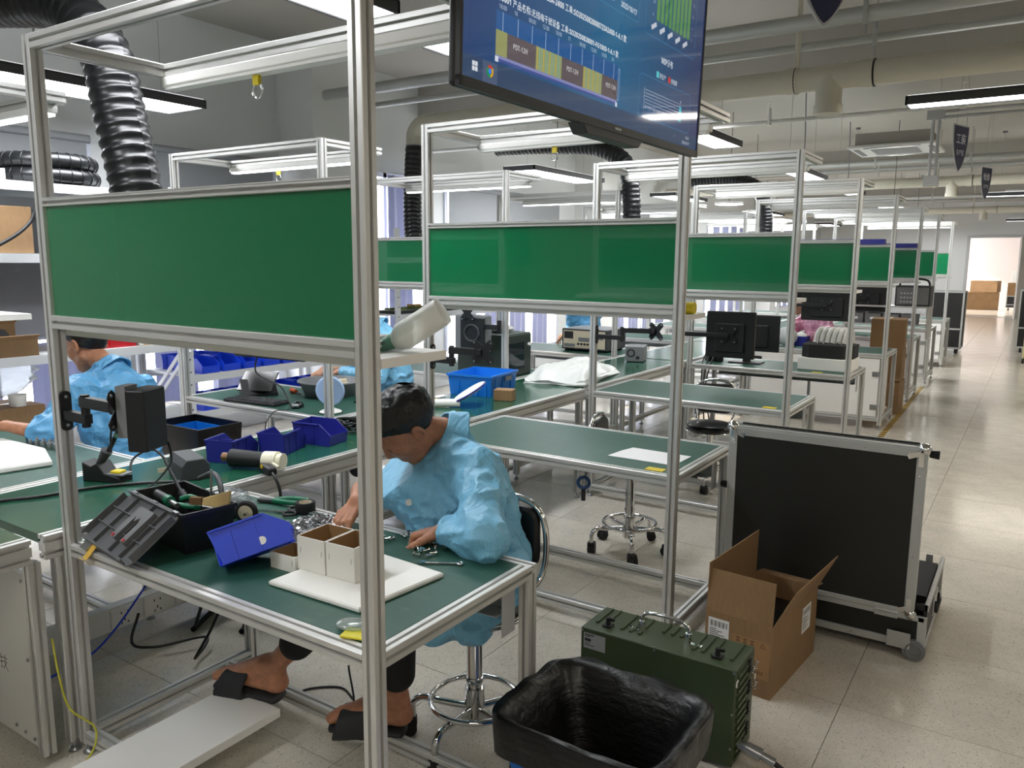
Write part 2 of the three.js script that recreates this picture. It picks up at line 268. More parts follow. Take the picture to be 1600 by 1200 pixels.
// ---------- hanging aisle signs ----------
const GL = {  // stroke drawings of the characters on screens and signs, on a 10 x 10 grid
  产: 'M5 0L5 1M1 1.5L9 1.5M3 2.5L3.7 4M7 2.5L6.3 4M1.5 4.5L9 4.5M2 4.5L2 7L0.8 9.8', 品: 'M3 0.5L7 0.5L7 4L3 4ZM0.5 5.5L4.3 5.5L4.3 9.5L0.5 9.5ZM5.7 5.5L9.5 5.5L9.5 9.5L5.7 9.5Z',
  名: 'M4 0L1 4M4 1L8 1L1 6.5M3.5 2.5L5.5 4M3.5 5.5L8.5 5.5L8.5 9.5L3.5 9.5Z', 称: 'M4 0L0.8 1.2M0.3 3L4.3 3M2.4 1L2.4 10M2.3 4L0.4 6.5M2.6 4L4.2 5.5M6 0L4.8 3M5.5 1.6L9.6 1.6L9 3.2M7.3 3.5L7.3 9.5L6.3 9M5.8 5.5L4.8 8M8.7 5.5L9.7 8',
  无: 'M1.5 1L8.5 1M0.5 4L9.5 4M5 1L5 4L1 9.7M5.5 4L5.5 9L9.4 9L9.4 7.5', 线: 'M2.5 0L0.6 3L3 3L0.6 6.2L4 5.6M0.4 9L4 7.8M4.5 2.6L9 2M4.5 5.4L9.5 4.6M6 0.3L7.5 6L9.6 9.6L9.8 8M9 6L5 9.7M8 0.4L9 1.2',
  电: 'M5 0L5 9L9.5 9L9.5 7.5M1 2L9 2L9 7L1 7ZM1 4.5L9 4.5', 干: 'M1.5 1L8.5 1M0.5 4.6L9.5 4.6M5 1L5 10', 扰: 'M0.3 2.5L4 2.5M2.2 0L2.2 9.5L1 9M0.3 6L4 5M4.6 3L9.7 3M6.8 0L6.6 4L4.4 9.7M7.2 3L7.2 9L9.7 9L9.7 7.5M8.4 0.6L9.2 1.6',
  设: 'M1 0.5L2.2 2M0.3 3.8L2.2 3.8L2.2 9L3.6 7.8M5 0.5L5 2.6L3.8 4.2M5 0.5L8 0.5L8 3.4L9.6 3.4M4.2 5.2L8.6 5.2L4 9.8M5 6.5L9.6 9.8', 备: 'M4.2 0L1.2 3.6M3.6 1.2L8 1.2L0.4 5.4M3 2.4L9.6 5.2M2 5.8L8 5.8L8 9.8L2 9.8ZM5 5.8L5 9.8M2 7.8L8 7.8',
  工: 'M1.2 1.5L8.8 1.5M5 1.5L5 8.8M0.4 8.8L9.6 8.8', 单: 'M3 0L4 1.4M7 0L6 1.4M2 2L8 2L8 6L2 6ZM2 4L8 4M0.4 7.6L9.6 7.6M5 2L5 10', 数: 'M2.6 0L2.6 5M0.4 2.2L5 2.2M1 0.6L1.6 1.6M4.2 0.6L3.6 1.6M0.4 4.6L2.6 2.2L5 4.4M0.4 6.4L5 6.4M2.4 5.2L1.2 8L4.6 9.6M4 6.4L0.6 9.8M6.8 0L5.6 4M6 2.2L9.8 2.2M8.8 2.2L5.4 9.8M6.2 4L9.8 9.8',
  分: 'M4 0.4L0.6 5M6 0.4L9.6 5M2.6 5.2L7.6 5.2L7 9.4L5.8 9M4.6 5.2L1.6 9.8', 布: 'M0.6 2L9.4 2M4.4 0L0.6 6M2.4 4.6L8.6 4.6L8.6 8.6L7.6 8.2M2.4 4.6L2.4 8.8M5.4 3.2L5.4 10', 待: 'M2.6 0L0.6 2.2M2.8 2.6L0.4 5.4M1.8 4.4L1.8 10M6.6 0L6.6 3.6M4.4 1.6L9 1.6M3.8 3.6L9.8 3.6M3.8 5.8L9.8 5.8M8 5.8L8 9.6L6.8 9.2M5 7L6 8',
  生: 'M2.6 0.6L1 4M2 2.4L9 2.4M1.6 5.6L8.6 5.6M5.2 0L5.2 9.2M0.4 9.2L9.6 9.2', 检: 'M0.4 2.6L4 2.6M2.2 0L2.2 10M2 3L0.4 6M2.4 4L3.8 5.4M6.8 0L4 3.8M6.8 0.4L9.8 3.6M5.4 3.8L8.4 3.8M5 5.4L5.6 7.6M6.8 5L7.2 7.2M9 5.2L8 8.6M4 9L9.8 9', 修: 'M2.4 0L0.4 4M1.6 3L1.6 10M3.2 2L3.2 7.4M5.6 0L4.2 3M5.2 1.4L9.4 1.4M8.6 1.4L4 5M5.4 2L9.8 5M8.4 5L5 6.6M8.6 6.4L4.6 8.4M9.2 7.6L4 10',
  技: 'M0.3 2.5L4 2.5M2.2 0L2.2 9.5L1 9M0.3 6L4 5M4.6 2L9.6 2M7 0L7 4.2M4.8 4.4L8.8 4.4L4.2 9.8M5.6 5.4L9.8 9.8', 系: 'M8 0.2L2 1.4M5.5 1L2.6 3L6.4 3L2 5.6L8.4 5.2M5 5.4L5 9.8L4 9.4M3 7L1 9M7 7L9 9M7 4L8.6 5.6', 列: 'M0.6 0.8L5.6 0.8M2.6 0.8L0.6 5M2 3L5 3L1 9.6M2 5L3.2 6.2M7 1.6L7 7M9.2 0.2L9.2 9.6L8 9.2',
  区: 'M9.4 0.8L0.8 0.8L0.8 9.2L9.6 9.2M7.6 2L2.2 8M2.6 2.6L7.8 8', 装: 'M1 1L2 2M3.2 0L3.2 4.6M0.6 4L3.2 3M4.4 1.4L9.6 1.4M7 0L7 4M5 4L9 4M0.4 5.8L9.6 5.8M5 4.8L5 5.8M5 6L0.6 9M3 7.4L3 9.8L5 8.8M5.6 6.4L9.8 9.8M8.6 6.8L6.6 8',
};
function cjk(g, text, x, y, s, color, lw = 0.11) {          // text line at baseline y, size s; returns its width
  g.strokeStyle = g.fillStyle = color; g.lineWidth = s * lw; g.lineCap = 'round'; g.lineJoin = 'round'; let cx = x;
  for (const ch of text) {
    if (GL[ch]) { g.save(); g.translate(cx + s * 0.04, y - s * 0.84); g.scale(s / 10.8, s / 10.8); g.lineWidth = lw * 10; g.stroke(new Path2D(GL[ch])); g.restore(); cx += s * 1.02; }
    else { g.font = 'bold ' + s + 'px sans-serif'; g.fillText(ch, cx, y); cx += g.measureText(ch).width; }
  }
  return cx - x;
}
[[0.47, 2.685, -2.0, 'nearest', 'AIN'], [0.53, 2.62, -7.0, 'middle', '装'], [0.55, 2.6, -10.5, 'farthest', '区']].forEach(([x, y, z, w, txt], k) => {
  const o = thing('hanging_sign', 'dark blue shield shaped sign hanging over the aisle, the ' + w + ' one', 'sign', [x, y, z], k ? 1.25 : 1.0);
  const sh = new THREE.Shape(); sh.moveTo(-0.15, 0.2); sh.lineTo(0.15, 0.2); sh.bezierCurveTo(0.16, 0, 0.08, -0.16, 0, -0.2); sh.bezierCurveTo(-0.08, -0.16, -0.16, 0, -0.15, 0.2);
  part(o, 'rim', ex(sh, 0.008), M.paleGrey, [0, 0.02, -0.003]);
  const t = canvasTex(256, 340, (g, W, H) => {
    g.fillStyle = '#262b4d'; g.fillRect(0, 0, W, H);
    if (!k) { g.fillStyle = '#d8262c'; g.beginPath(); g.moveTo(60, 90); g.lineTo(100, 190); g.lineTo(120, 90); g.fill(); g.fillStyle = '#e9eaf2'; g.font = 'bold 84px sans-serif'; g.fillText('AIN', 92, 190); cjk(g, '系列设备', 62, 250, 34, '#e9eaf2'); }
    else { cjk(g, k === 1 ? '工装' : '检修', 46, 130, 80, '#e3e5ef'); cjk(g, '生产区', 66, 215, 42, '#e3e5ef'); }
  });
  const face = new THREE.ShapeGeometry(sh, 12), p = face.attributes.position, uv = face.attributes.uv;
  for (let i = 0; i < p.count; i++) uv.setXY(i, (p.getX(i) + 0.16) / 0.32, (p.getY(i) + 0.21) / 0.42);
  face.scale(0.94, 0.94, 1); part(o, 'sign_face', face, mat(0xffffff, 0.4, 0, { map: t }), [0, 0.02, 0.0025]);
  for (const s of [-1, 1]) part(o, 'cord', tb([[s * 0.1, 0.22, 0], [s * 0.02, CEIL - y, 0]], 0.0018, 1, 5), M.steel);
  part(o, 'ceiling_hook', bx(0.06, 0.03, 0.05, 0, CEIL - y - 0.015, 0), M.red);
});
// ---------- aluminium profile ----------
function profileGeo(w, h) {                                 // unit length along z, one T-slot per 40 mm of each face
  const s = [], c = 0.0018, sw = 0.0048, sd = 0.013, run = (x0, y0, dx, dy, nx, ny, len) => {
    const n = Math.max(1, Math.round(len / 0.04));
    s.push([x0 + dx * c, y0 + dy * c]);
    for (let k = 0; k < n; k++) {
      const m = len * (k + 0.5) / n;
      for (const [a, b] of [[-sw, 0], [-sw, sd], [sw, sd], [sw, 0]]) s.push([x0 + dx * (m + a) + nx * b, y0 + dy * (m + a) + ny * b]);
    }
    s.push([x0 + dx * (len - c), y0 + dy * (len - c)]);
  };
  run(-w / 2, -h / 2, 1, 0, 0, 1, w); run(w / 2, -h / 2, 0, 1, -1, 0, h); run(w / 2, h / 2, -1, 0, 0, -1, w); run(-w / 2, h / 2, 0, -1, 1, 0, h);
  const g = new THREE.ExtrudeGeometry(poly(s), { depth: 1, bevelEnabled: false }); return g;
}
const PG = { '4040': profileGeo(0.0405, 0.0405), '4080': profileGeo(0.0405, 0.08), '2040': profileGeo(0.04, 0.022) };
function prof(parent, name, a, b, kind = '4040', m = M.alu) {  // between two points on one axis
  const A = V(...a), d = V(...b).sub(A), o = part(parent, name, PG[kind], m); o.position.copy(A); o.scale.z = d.length();
  if (Math.abs(d.y) > 1e-6) o.rotation.x = d.y > 0 ? -PI / 2 : PI / 2; else o.rotation.y = Math.atan2(d.x, d.z);
  return o;
}
const footGeo = mg([cy(0.007, 0.007, 0.05, 8, 0, 0.03, 0), la([[0, 0], [0.0205, 0], [0.0205, 0.006], [0.012, 0.016], [0, 0.016]], 18)]);
const BW = 1.309, TD = 0.708;                               // bench width between post edges, table depth
function bench(label, x, z, H = 0.75, o = {}) {             // origin: floor, left front edge of the aisle post
  const t = thing('workbench', label, 'workbench', [x, 0, z], 0, 'aluminium workbenches of the assembly lines');
  const xl = -BW + 0.02, xr = 0.02, PT = 2.275;
  for (const q of [xl, xr]) { prof(t, 'post', [q, 0.04, -0.02], [q, PT, -0.02]); part(t, 'foot', footGeo, M.steel, [q, 0, -0.02]); prof(t, 'arm', [q, PT - 0.02, -0.04], [q, PT - 0.02, -0.47]); }
  prof(t, 'top_beam', [xl + 0.02, PT - 0.02, -0.02], [xr - 0.02, PT - 0.02, -0.02]);
  prof(t, 'cross_beam', [xl + 0.02, PT - 0.02, -0.45], [xr - 0.02, PT - 0.02, -0.45]);
  const lf = part(t, 'light_fixture', rb(1.25, 0.032, 0.05, 0.006, -0.66, PT - 0.0568, -0.45), M.white);
  part(lf, 'light_tube', bx(1.22, 0.01, 0.04, -0.66, PT - 0.077, -0.45), o.lit ? M.tubeFace : M.white);
  if (o.lit) { const l = new THREE.RectAreaLight(0xf4f8ff, 5, 1.16, 0.04); l.position.set(-0.66, PT - 0.086, -0.45); l.rotation.x = -PI / 2; t.add(l); }
  // green board with its rails and the shelf behind it
  prof(t, 'board_rail', [xl + 0.02, 1.7975, -0.02], [xr - 0.02, 1.7975, -0.02], '2040');
  part(t, 'board_rail', bx(BW - 0.04, 0.003, 0.041, -BW / 2 + 0.02, 1.81, -0.02), M.alu);
  prof(t, 'board_rail', [xl + 0.02, 1.4425, -0.02], [xr - 0.02, 1.4425, -0.02]);
  part(t, 'green_board', bx(BW - 0.041, 0.326, 0.008, -BW / 2 + 0.02, 1.6249, -0.016), M.board);
  part(t, 'shelf', bx(BW + 0.04, 0.022, 0.23, -BW / 2 + 0.02, 1.4098, -0.157), M.white);
  // table
  const y = H - 0.0203;
  prof(t, 'table_rail', [xl + 0.02, y, -0.02], [xr - 0.02, y, -0.02]); prof(t, 'table_rail', [xl - 0.02, y, -TD + 0.02], [xr + 0.02, y, -TD + 0.02]);
  for (const q of [xl, xr]) {
    prof(t, 'table_rail', [q, y, -0.04], [q, y, -TD + 0.04]); prof(t, 'leg', [q, 0.04, -TD + 0.02], [q, y - 0.02, -TD + 0.02]); part(t, 'foot', footGeo, M.steel, [q, 0, -TD + 0.02]);
    if (!o.cabinet) prof(t, 'floor_rail', [q, 0.066, -0.04], [q, 0.066, -TD + 0.04]);
  }
  part(t, 'table_mat', bx(BW - 0.041, 0.03, TD - 0.081, -BW / 2 + 0.02, H - 0.0148, -TD / 2), M.mat);
  if (!o.cabinet) {
    prof(t, 'floor_rail', [xl + 0.02, 0.066, -0.02], [xr - 0.02, 0.066, -0.02]); prof(t, 'floor_rail', [xl + 0.02, 0.066, -0.56], [xr - 0.02, 0.066, -0.56]);
    part(t, 'cable_tray', [bx(BW - 0.1, 0.1, 0.002, -BW / 2 + 0.02, H - 0.1, -TD + 0.045), bx(0.002, 0.16, 0.07, xr - 0.03, H - 0.13, -TD + 0.08), bx(BW - 0.1, 0.002, 0.07, -BW / 2 + 0.02, H - 0.15, -TD + 0.08)], M.paleGrey);
  } else {
    prof(t, 'floor_rail', [xl + 0.02, 0.1, -0.02], [xr - 0.02, 0.1, -0.02]); prof(t, 'floor_rail', [xr, 0.1, -0.04], [xr, 0.1, -TD + 0.04]);
    part(t, 'cabinet_panel', bx(BW - 0.09, H - 0.17, 0.012, -BW / 2 + 0.02, H / 2 + 0.04, -TD + 0.06), M.white); part(t, 'cabinet_floor', bx(BW - 0.06, 0.012, TD - 0.08, -BW / 2 + 0.02, 0.126, -TD / 2), M.white);
    part(t, 'side_panel', bx(0.006, H - 0.18, 0.2, xr, H / 2 + 0.04, -0.15), M.white);
    for (const [a, w] of [[-0.98, 0.6], [-0.335, 0.65]]) {
      const d = part(t, 'cabinet_door', bx(w - 0.01, H - 0.175, 0.014, a, H / 2 + 0.038, -0.018), M.white);
      part(d, 'door_plate', bx(0.09, 0.08, 0.006, a - w / 2 + 0.07, H - 0.14, -0.008), M.black);
      for (const f of [0.22, H - 0.2]) part(d, 'hinge', bx(0.06, 0.05, 0.01, a + (a < -0.6 ? -1 : 1) * (w / 2 - 0.035), f, -0.007), M.steel);
    }
  }
  if (o.ring) { const r = part(t, 'pull_ring', tr(0.022, 0.003, -0.83, PT - 0.128, -0.45), M.chrome); part(r, 'ring_tab', bx(0.026, 0.03, 0.012, -0.83, PT - 0.096, -0.45), M.yellow); }
  return t;
}
const ZK = [0, -1.804, -3.574, -5.405, -7.2, -9.15, -10.94, -12.95];
const nth = ['nearest', 'second', 'third', 'fourth', 'fifth', 'sixth', 'seventh', 'eighth'];
const B1 = bench('nearest workbench in the aisle row, with the seated man sorting bolts', 0, ZK[0], 0.735, { ring: true });
const B2 = bench('second workbench in the aisle row, empty table with a white paper sheet', 0, ZK[1], 0.75, { ring: true });
const B3 = bench('third workbench in the aisle row, bare green table behind the black road case', 0, ZK[2], 0.75, { ring: true });
bench('fourth workbench in the aisle row, carrying a monitor and a black foam case', 0, ZK[3], 0.75);
for (let k = 4; k < 8; k++) bench(nth[k] + ' workbench in the aisle row, with white cabinet doors', 0, ZK[k], 0.75, { cabinet: true, lit: k > 5 });
bench('workbench behind the viewer, mirrored in the nearest green board', 0, 2.15, 0.75);
const XL = -2.06;
for (let k = 0; k < 8; k++) bench(nth[k] + ' workbench in the window row across the central bench', XL, ZK[k] - 0.03, 0.75, { lit: true, ring: k === 1 });
// ---------- central bench between the two rows ----------
{
  const c = thing('central_bench', 'long central assembly bench with glossy dark green top between both rows', 'bench', [0, 0, 0], 0);
  const xa = -1.968, xb = -1.322, H = 0.766, secs = [[2.4, 0.09], [0.05, -1.78], [-1.82, -3.55], [-3.6, -5.38], [-5.42, -7.18], [-7.22, -9.1], [-9.14, -10.9], [-10.94, -12.9], [-12.94, -14.7]];
  secs.forEach(([a, b], k) => {
    for (const x of [xa + 0.02, xb - 0.02]) {
      prof(c, 'side_rail', [x, H - 0.04, a], [x, H - 0.04, b], '4080');
      for (const z of k ? [a - 0.05, b + 0.05] : [a - 0.05]) { prof(c, 'leg', [x, 0.04, z], [x, H - 0.08, z]); part(c, 'foot', footGeo, M.steel, [x, 0, z]); }
    }
    part(c, 'bench_top', bx(xb - xa - 0.081, 0.03, a - b - 0.002, (xa + xb) / 2, H - 0.0155, (a + b) / 2), M.glassTop);
    prof(c, 'floor_rail', [xa + 0.02, 0.12, a - 0.07], [xa + 0.02, 0.12, b + 0.07]);
  });
  // white end panel with screws and a pen inscription
  const e = part(c, 'end_panel', bx(0.55, 0.6, 0.008, -1.66, 0.335, 0.086), M.white);
  for (const [x, y] of [[-1.41, 0.61], [-1.41, 0.34], [-1.41, 0.06], [-1.47, 0.065], [-1.53, 0.07], [-1.9, 0.61]]) part(e, 'panel_screw', cy(0.006, 0.006, 0.006, 10, x, y, 0.092, PI / 2), M.steel);
  const ink = canvasTex(128, 128, (g) => { g.fillStyle = '#e6e5e1'; g.fillRect(0, 0, 128, 128); cjk(g, '技', 14, 108, 100, '#222', 0.06); });
  part(e, 'inscription', new THREE.PlaneGeometry(0.075, 0.075), mat(0xffffff, 0.45, 0, { map: ink }), [-1.585, 0.285, 0.0905]);
  prof(c, 'end_post', [-1.345, 0.03, 0.085], [-1.345, H - 0.08, 0.085]);
}
// socket trunking along the floor behind the central bench
{
  const t = thing('socket_trunking', 'white cable trunking with power sockets low behind the central bench', 'socket strip', [-1.905, 0.09, -0.9]);
  part(t, 'trunking', bx(0.05, 0.1, 1.6, 0, 0.05, 0), M.white);
  for (let k = 0; k < 3; k++) { const s = part(t, 'socket_plate', rb(0.012, 0.086, 0.12, 0.004, 0.03, 0.05, 0.4 - k * 0.15), M.white); part(s, 'socket_holes', [[0.02, -0.014, 0], [0.02, 0.014, 0], [-0.012, 0, 0], [-0.026, -0.014, 0.5], [-0.026, 0.014, -0.5]].map(([y, z, r]) => bx(0.002, 0.011, 0.004, 0.036, 0.05 + y, 0.4 - k * 0.15 + z, r)), M.black); }
}
const hyp = (a, b, c = 0) => Math.sqrt(a * a + b * b + c * c);
// ---------- people: distance fields meshed with surface nets ----------
function meshField(f, lo, hi, h) {
  const nx = Math.ceil((hi[0] - lo[0]) / h) + 1, ny = Math.ceil((hi[1] - lo[1]) / h) + 1, nz = Math.ceil((hi[2] - lo[2]) / h) + 1, D = new Float32Array(nx * ny * nz), id = (i, j, k) => (k * ny + j) * nx + i;
  const B = 5, far = B * h * 1.15 + 0.012;
  for (let K = 0; K < nz; K += B) for (let Y = 0; Y < ny; Y += B) for (let I = 0; I < nx; I += B) {
    const c = f(lo[0] + (I + B / 2) * h, lo[1] + (Y + B / 2) * h, lo[2] + (K + B / 2) * h), skip = Math.abs(c) > far;
    for (let k = K; k < Math.min(nz, K + B); k++) for (let j = Y; j < Math.min(ny, Y + B); j++) for (let i = I; i < Math.min(nx, I + B); i++) D[id(i, j, k)] = skip ? c : f(lo[0] + i * h, lo[1] + j * h, lo[2] + k * h);
  }
  const vi = new Int32Array(nx * ny * nz).fill(-1), pos = [], nor = [], ind = [], c = new Float64Array(8);
  for (let k = 0; k < nz - 1; k++) for (let j = 0; j < ny - 1; j++) for (let i = 0; i < nx - 1; i++) {
    let sx = 0, sy = 0, sz = 0, n = 0, m = 0;
    for (let q = 0; q < 8; q++) { const v = D[id(i + (q & 1), j + ((q >> 1) & 1), k + (q >> 2))]; c[q] = v; if (v < 0) m |= 1 << q; }
    if (m === 0 || m === 255) continue;
    for (let q = 0; q < 8; q++) for (const b of [1, 2, 4]) if (!(q & b)) {
      const r = q | b; if ((c[q] < 0) === (c[r] < 0)) continue; const t = c[q] / (c[q] - c[r]);
      sx += (q & 1) + (b === 1 ? t : 0); sy += ((q >> 1) & 1) + (b === 2 ? t : 0); sz += (q >> 2) + (b === 4 ? t : 0); n++;
    }
    vi[id(i, j, k)] = pos.length / 3; const x = lo[0] + (i + sx / n) * h, y = lo[1] + (j + sy / n) * h, z = lo[2] + (k + sz / n) * h, e = h * 0.6;
    pos.push(x, y, z); const gx = f(x + e, y, z) - f(x - e, y, z), gy = f(x, y + e, z) - f(x, y - e, z), gz = f(x, y, z + e) - f(x, y, z - e), L = hyp(gx, gy, gz) || 1; nor.push(gx / L, gy / L, gz / L);
  }
  const quad = (a, b, c, d, flip) => { if (a < 0 || b < 0 || c < 0 || d < 0) return; if (flip) ind.push(a, c, b, a, d, c); else ind.push(a, b, c, a, c, d); };
  for (let k = 1; k < nz - 1; k++) for (let j = 1; j < ny - 1; j++) for (let i = 1; i < nx - 1; i++) {
    const s = D[id(i, j, k)] < 0;
    if (s !== D[id(i + 1, j, k)] < 0) quad(vi[id(i, j - 1, k - 1)], vi[id(i, j, k - 1)], vi[id(i, j, k)], vi[id(i, j - 1, k)], !s);
    if (s !== D[id(i, j + 1, k)] < 0) quad(vi[id(i - 1, j, k - 1)], vi[id(i - 1, j, k)], vi[id(i, j, k)], vi[id(i, j, k - 1)], !s);
    if (s !== D[id(i, j, k + 1)] < 0) quad(vi[id(i - 1, j - 1, k)], vi[id(i, j - 1, k)], vi[id(i, j, k)], vi[id(i - 1, j, k)], !s);
  }
  const g = new THREE.BufferGeometry(); g.setAttribute('position', new THREE.Float32BufferAttribute(pos, 3)); g.setAttribute('normal', new THREE.Float32BufferAttribute(nor, 3)); g.setIndex(ind); return g;
}
const smin = (a, b, k) => { const h = Math.max(k - Math.abs(a - b), 0) / k; return Math.min(a, b) - h * h * k * 0.25; };
// tapered capsule a-b; wide (optional) = [axis, ratio] widens it along an axis
function cap(a, b, ra, rb2, wide) {
  const bx_ = b[0] - a[0], by = b[1] - a[1], bz = b[2] - a[2], bb = bx_ * bx_ + by * by + bz * bz || 1e-9;
  return (x, y, z) => {
    const px = x - a[0], py = y - a[1], pz = z - a[2], t = Math.min(1, Math.max(0, (px * bx_ + py * by + pz * bz) / bb));
    let qx = px - bx_ * t, qy = py - by * t, qz = pz - bz * t;
    if (wide) { const [w, r] = wide, d = (qx * w[0] + qy * w[1] + qz * w[2]) * (1 - 1 / r); qx -= w[0] * d; qy -= w[1] * d; qz -= w[2] * d; }
    return hyp(qx, qy, qz) - (ra + (rb2 - ra) * t);
  };
}
function n3(x, y, z) {
  const xi = Math.floor(x), yi = Math.floor(y), zi = Math.floor(z), f = (t) => t * t * (3 - 2 * t), a = f(x - xi), b = f(y - yi), c = f(z - zi), h = (i, j, k) => hash(xi + i, yi + j, zi + k + 77);
  const l = (u, v, t) => u + (v - u) * t;
  return l(l(l(h(0, 0, 0), h(1, 0, 0), a), l(h(0, 1, 0), h(1, 1, 0), a), b), l(l(h(0, 0, 1), h(1, 0, 1), a), l(h(0, 1, 1), h(1, 1, 1), a), b), c);
}
const field = (list, k) => (x, y, z) => { let d = 1e9; for (const f of list) { const e = f(x, y, z); d = d > 1e8 ? e : smin(d, e, k); } return d; };
const add3 = (a, b, s = 1) => [a[0] + b[0] * s, a[1] + b[1] * s, a[2] + b[2] * s], sub3 = (a, b) => add3(a, b, -1), nrm = (a) => { const l = hyp(a[0], a[1], a[2]); return a.map((v) => v / l); };
const cross = (a, b) => [a[1] * b[2] - a[2] * b[1], a[2] * b[0] - a[0] * b[2], a[0] * b[1] - a[1] * b[0]], dot3 = (a, b) => a[0] * b[0] + a[1] * b[1] + a[2] * b[2], mix3 = (a, b, t) => a.map((v, i) => v + (b[i] - v) * t);
function bounds(pts, m) { const lo = [1e9, 1e9, 1e9], hi = [-1e9, -1e9, -1e9]; for (const p of pts) for (let i = 0; i < 3; i++) { lo[i] = Math.min(lo[i], p[i] - m); hi[i] = Math.max(hi[i], p[i] + m); } return [lo, hi]; }
const skinTex = tex(128, 0.08, (u, v) => { const n = 1 + 0.12 * (vn(u * 6, v * 6, 6, 41) - 0.5) + 0.08 * (vn(u * 40, v * 40, 40, 42) - 0.5); return [0.72 * n, 0.545 * n, 0.44 * n]; });
const skinMat = (c) => mat(c, 0.5, 0, { map: skinTex, metric: true });
const crumple = tex(256, 0.22, (u, v) => { const a = vn(u * 5 + 1.5 * vn(u * 4, v * 4, 4, 55), v * 8, 40, 56), b = vn(u * 14, v * 9 + 2 * vn(u * 6, v * 6, 6, 57), 72, 58), k = 0.6 * (1 - Math.abs(2 * a - 1)) + 0.4 * (1 - Math.abs(2 * b - 1)); return [k, k, k]; }, false);
function coatMat(r, g, b, stripe = 0.1) {
  const t = tex(256, 0.1, (u, v) => { const s = (u * 16) % 1 < 0.22 ? stripe : 0, q = 0, n = 0.03 * (vn(u * 64, v * 64, 64, 51) - 0.5); return [r + s + q + n, g + s * 0.8 + q + n, b + s * 0.5 + q + n]; });
  return mat(0xffffff, 0.46, 0, { map: t, metric: true, bumpMap: crumple, bumpScale: 0.0045 });
}
const hairTex = tex(256, 0.05, (u, v) => { const n = 0.035 + 0.04 * vn(u * 128, v * 10, 128, 61); return [n, n * 0.97, n * 0.98]; });
const hairMat = mat(0xffffff, 0.42, 0, { map: hairTex, metric: true, bumpMap: hairTex, bumpScale: 0.002 });
// head: centre H, facing f, crown direction u
function headFields(H, f, u, S = 1.07) {
  f = nrm(f); u = nrm(sub3(u, f.map((v) => v * dot3(u, f)))); const s = cross(u, f);       // s: the person's left
  const loc = (x, y, z) => { const p = [(x - H[0]) / S, (y - H[1]) / S, (z - H[2]) / S]; return [dot3(p, s), dot3(p, u), dot3(p, f)]; };
  const e = (c, r, m = Math.min(...r)) => (p) => { const a = (p[0] - c[0]) / r[0], b = (p[1] - c[1]) / r[1], d = (p[2] - c[2]) / r[2], k = hyp(a, b, d); return (k - 1) * m; };
  const C = (a, b, ra, rb2) => { const q = cap(a, b, ra, rb2); return (p) => q(p[0], p[1], p[2]); };
  const cran = e([0, 0.038, -0.014], [0.076, 0.088, 0.098]);
  const base = [cran, e([0, -0.03, 0.03], [0.062, 0.085, 0.068]), C([-0.05, -0.062, 0.0], [-0.018, -0.098, 0.06], 0.022, 0.02), C([0.05, -0.062, 0.0], [0.018, -0.098, 0.06], 0.022, 0.02), C([-0.036, -0.02, 0.066], [0.036, -0.02, 0.066], 0.022, 0.022)];
  const soft = [C([-0.03, 0.024, 0.083], [0.03, 0.024, 0.083], 0.012, 0.012), C([0, 0.012, 0.092], [0, -0.026, 0.107], 0.009, 0.013), C([-0.013, -0.032, 0.096], [0.013, -0.032, 0.096], 0.008, 0.008), C([-0.02, -0.058, 0.086], [0.02, -0.058, 0.086], 0.008, 0.008), C([-0.016, -0.069, 0.084], [0.016, -0.069, 0.084], 0.008, 0.008)];
  const skin = (x, y, z) => {
    const p = loc(x, y, z); let d = 1e9; for (const b of base) d = d > 1e8 ? b(p) : smin(d, b(p), 0.03);
    for (const b of soft) d = smin(d, b(p), 0.012);
    for (const m of [-1, 1]) {
      d = Math.max(d, -(hyp(p[0] - m * 0.032, (p[1] - 0.004) * 1.4, p[2] - 0.099) - 0.017)); d = smin(d, hyp(p[0] - m * 0.032, p[1] - 0.004, p[2] - 0.075) - 0.0125, 0.006);
      const q = [p[0] - m * (0.078 + 0.006 * Math.min(1, Math.max(0, -p[2] * 40))), p[1] + 0.004, p[2] + 0.012], o = hyp(q[1] / 0.033, q[2] / 0.019), ear = Math.max(Math.abs(q[0] - m * 0.006) - 0.007, (o - 1) * 0.019);
      const dent = hyp((q[0] - m * 0.014) / 0.009, (q[1] - 0.002) / 0.022, (q[2] - 0.002) / 0.011) - 1; d = smin(d, Math.max(ear, -dent * 0.009), 0.006);
    }
    return d;
  };
  const hair = (x, y, z) => {
    const p = loc(x, y, z), w = 0.004 * (n3(p[0] * 90, p[1] * 90, p[2] * 90) - 0.5) + 0.007 * (n3(p[0] * 30, p[1] * 30, p[2] * 30) - 0.5);
    const c = cran(p) - 0.011 - w, top = Math.min(c, e([0, 0.075, 0.012], [0.07, 0.062, 0.09])(p) - 0.006 - w), side = Math.max(0, Math.abs(p[0]) - 0.05) * 0.25;
    return Math.max(top, -((p[1] * 0.76 - p[2] * 0.66) - 0.004 + side * (p[2] > 0 ? -1 : 0.2)) * 0.9, -top - 0.022);
  };
  return { skin, hair, pts: [add3(H, u, 0.15), add3(H, u, -0.13), add3(H, f, 0.13), add3(H, f, -0.13), add3(H, s, 0.1), add3(H, s, -0.1)] };
}
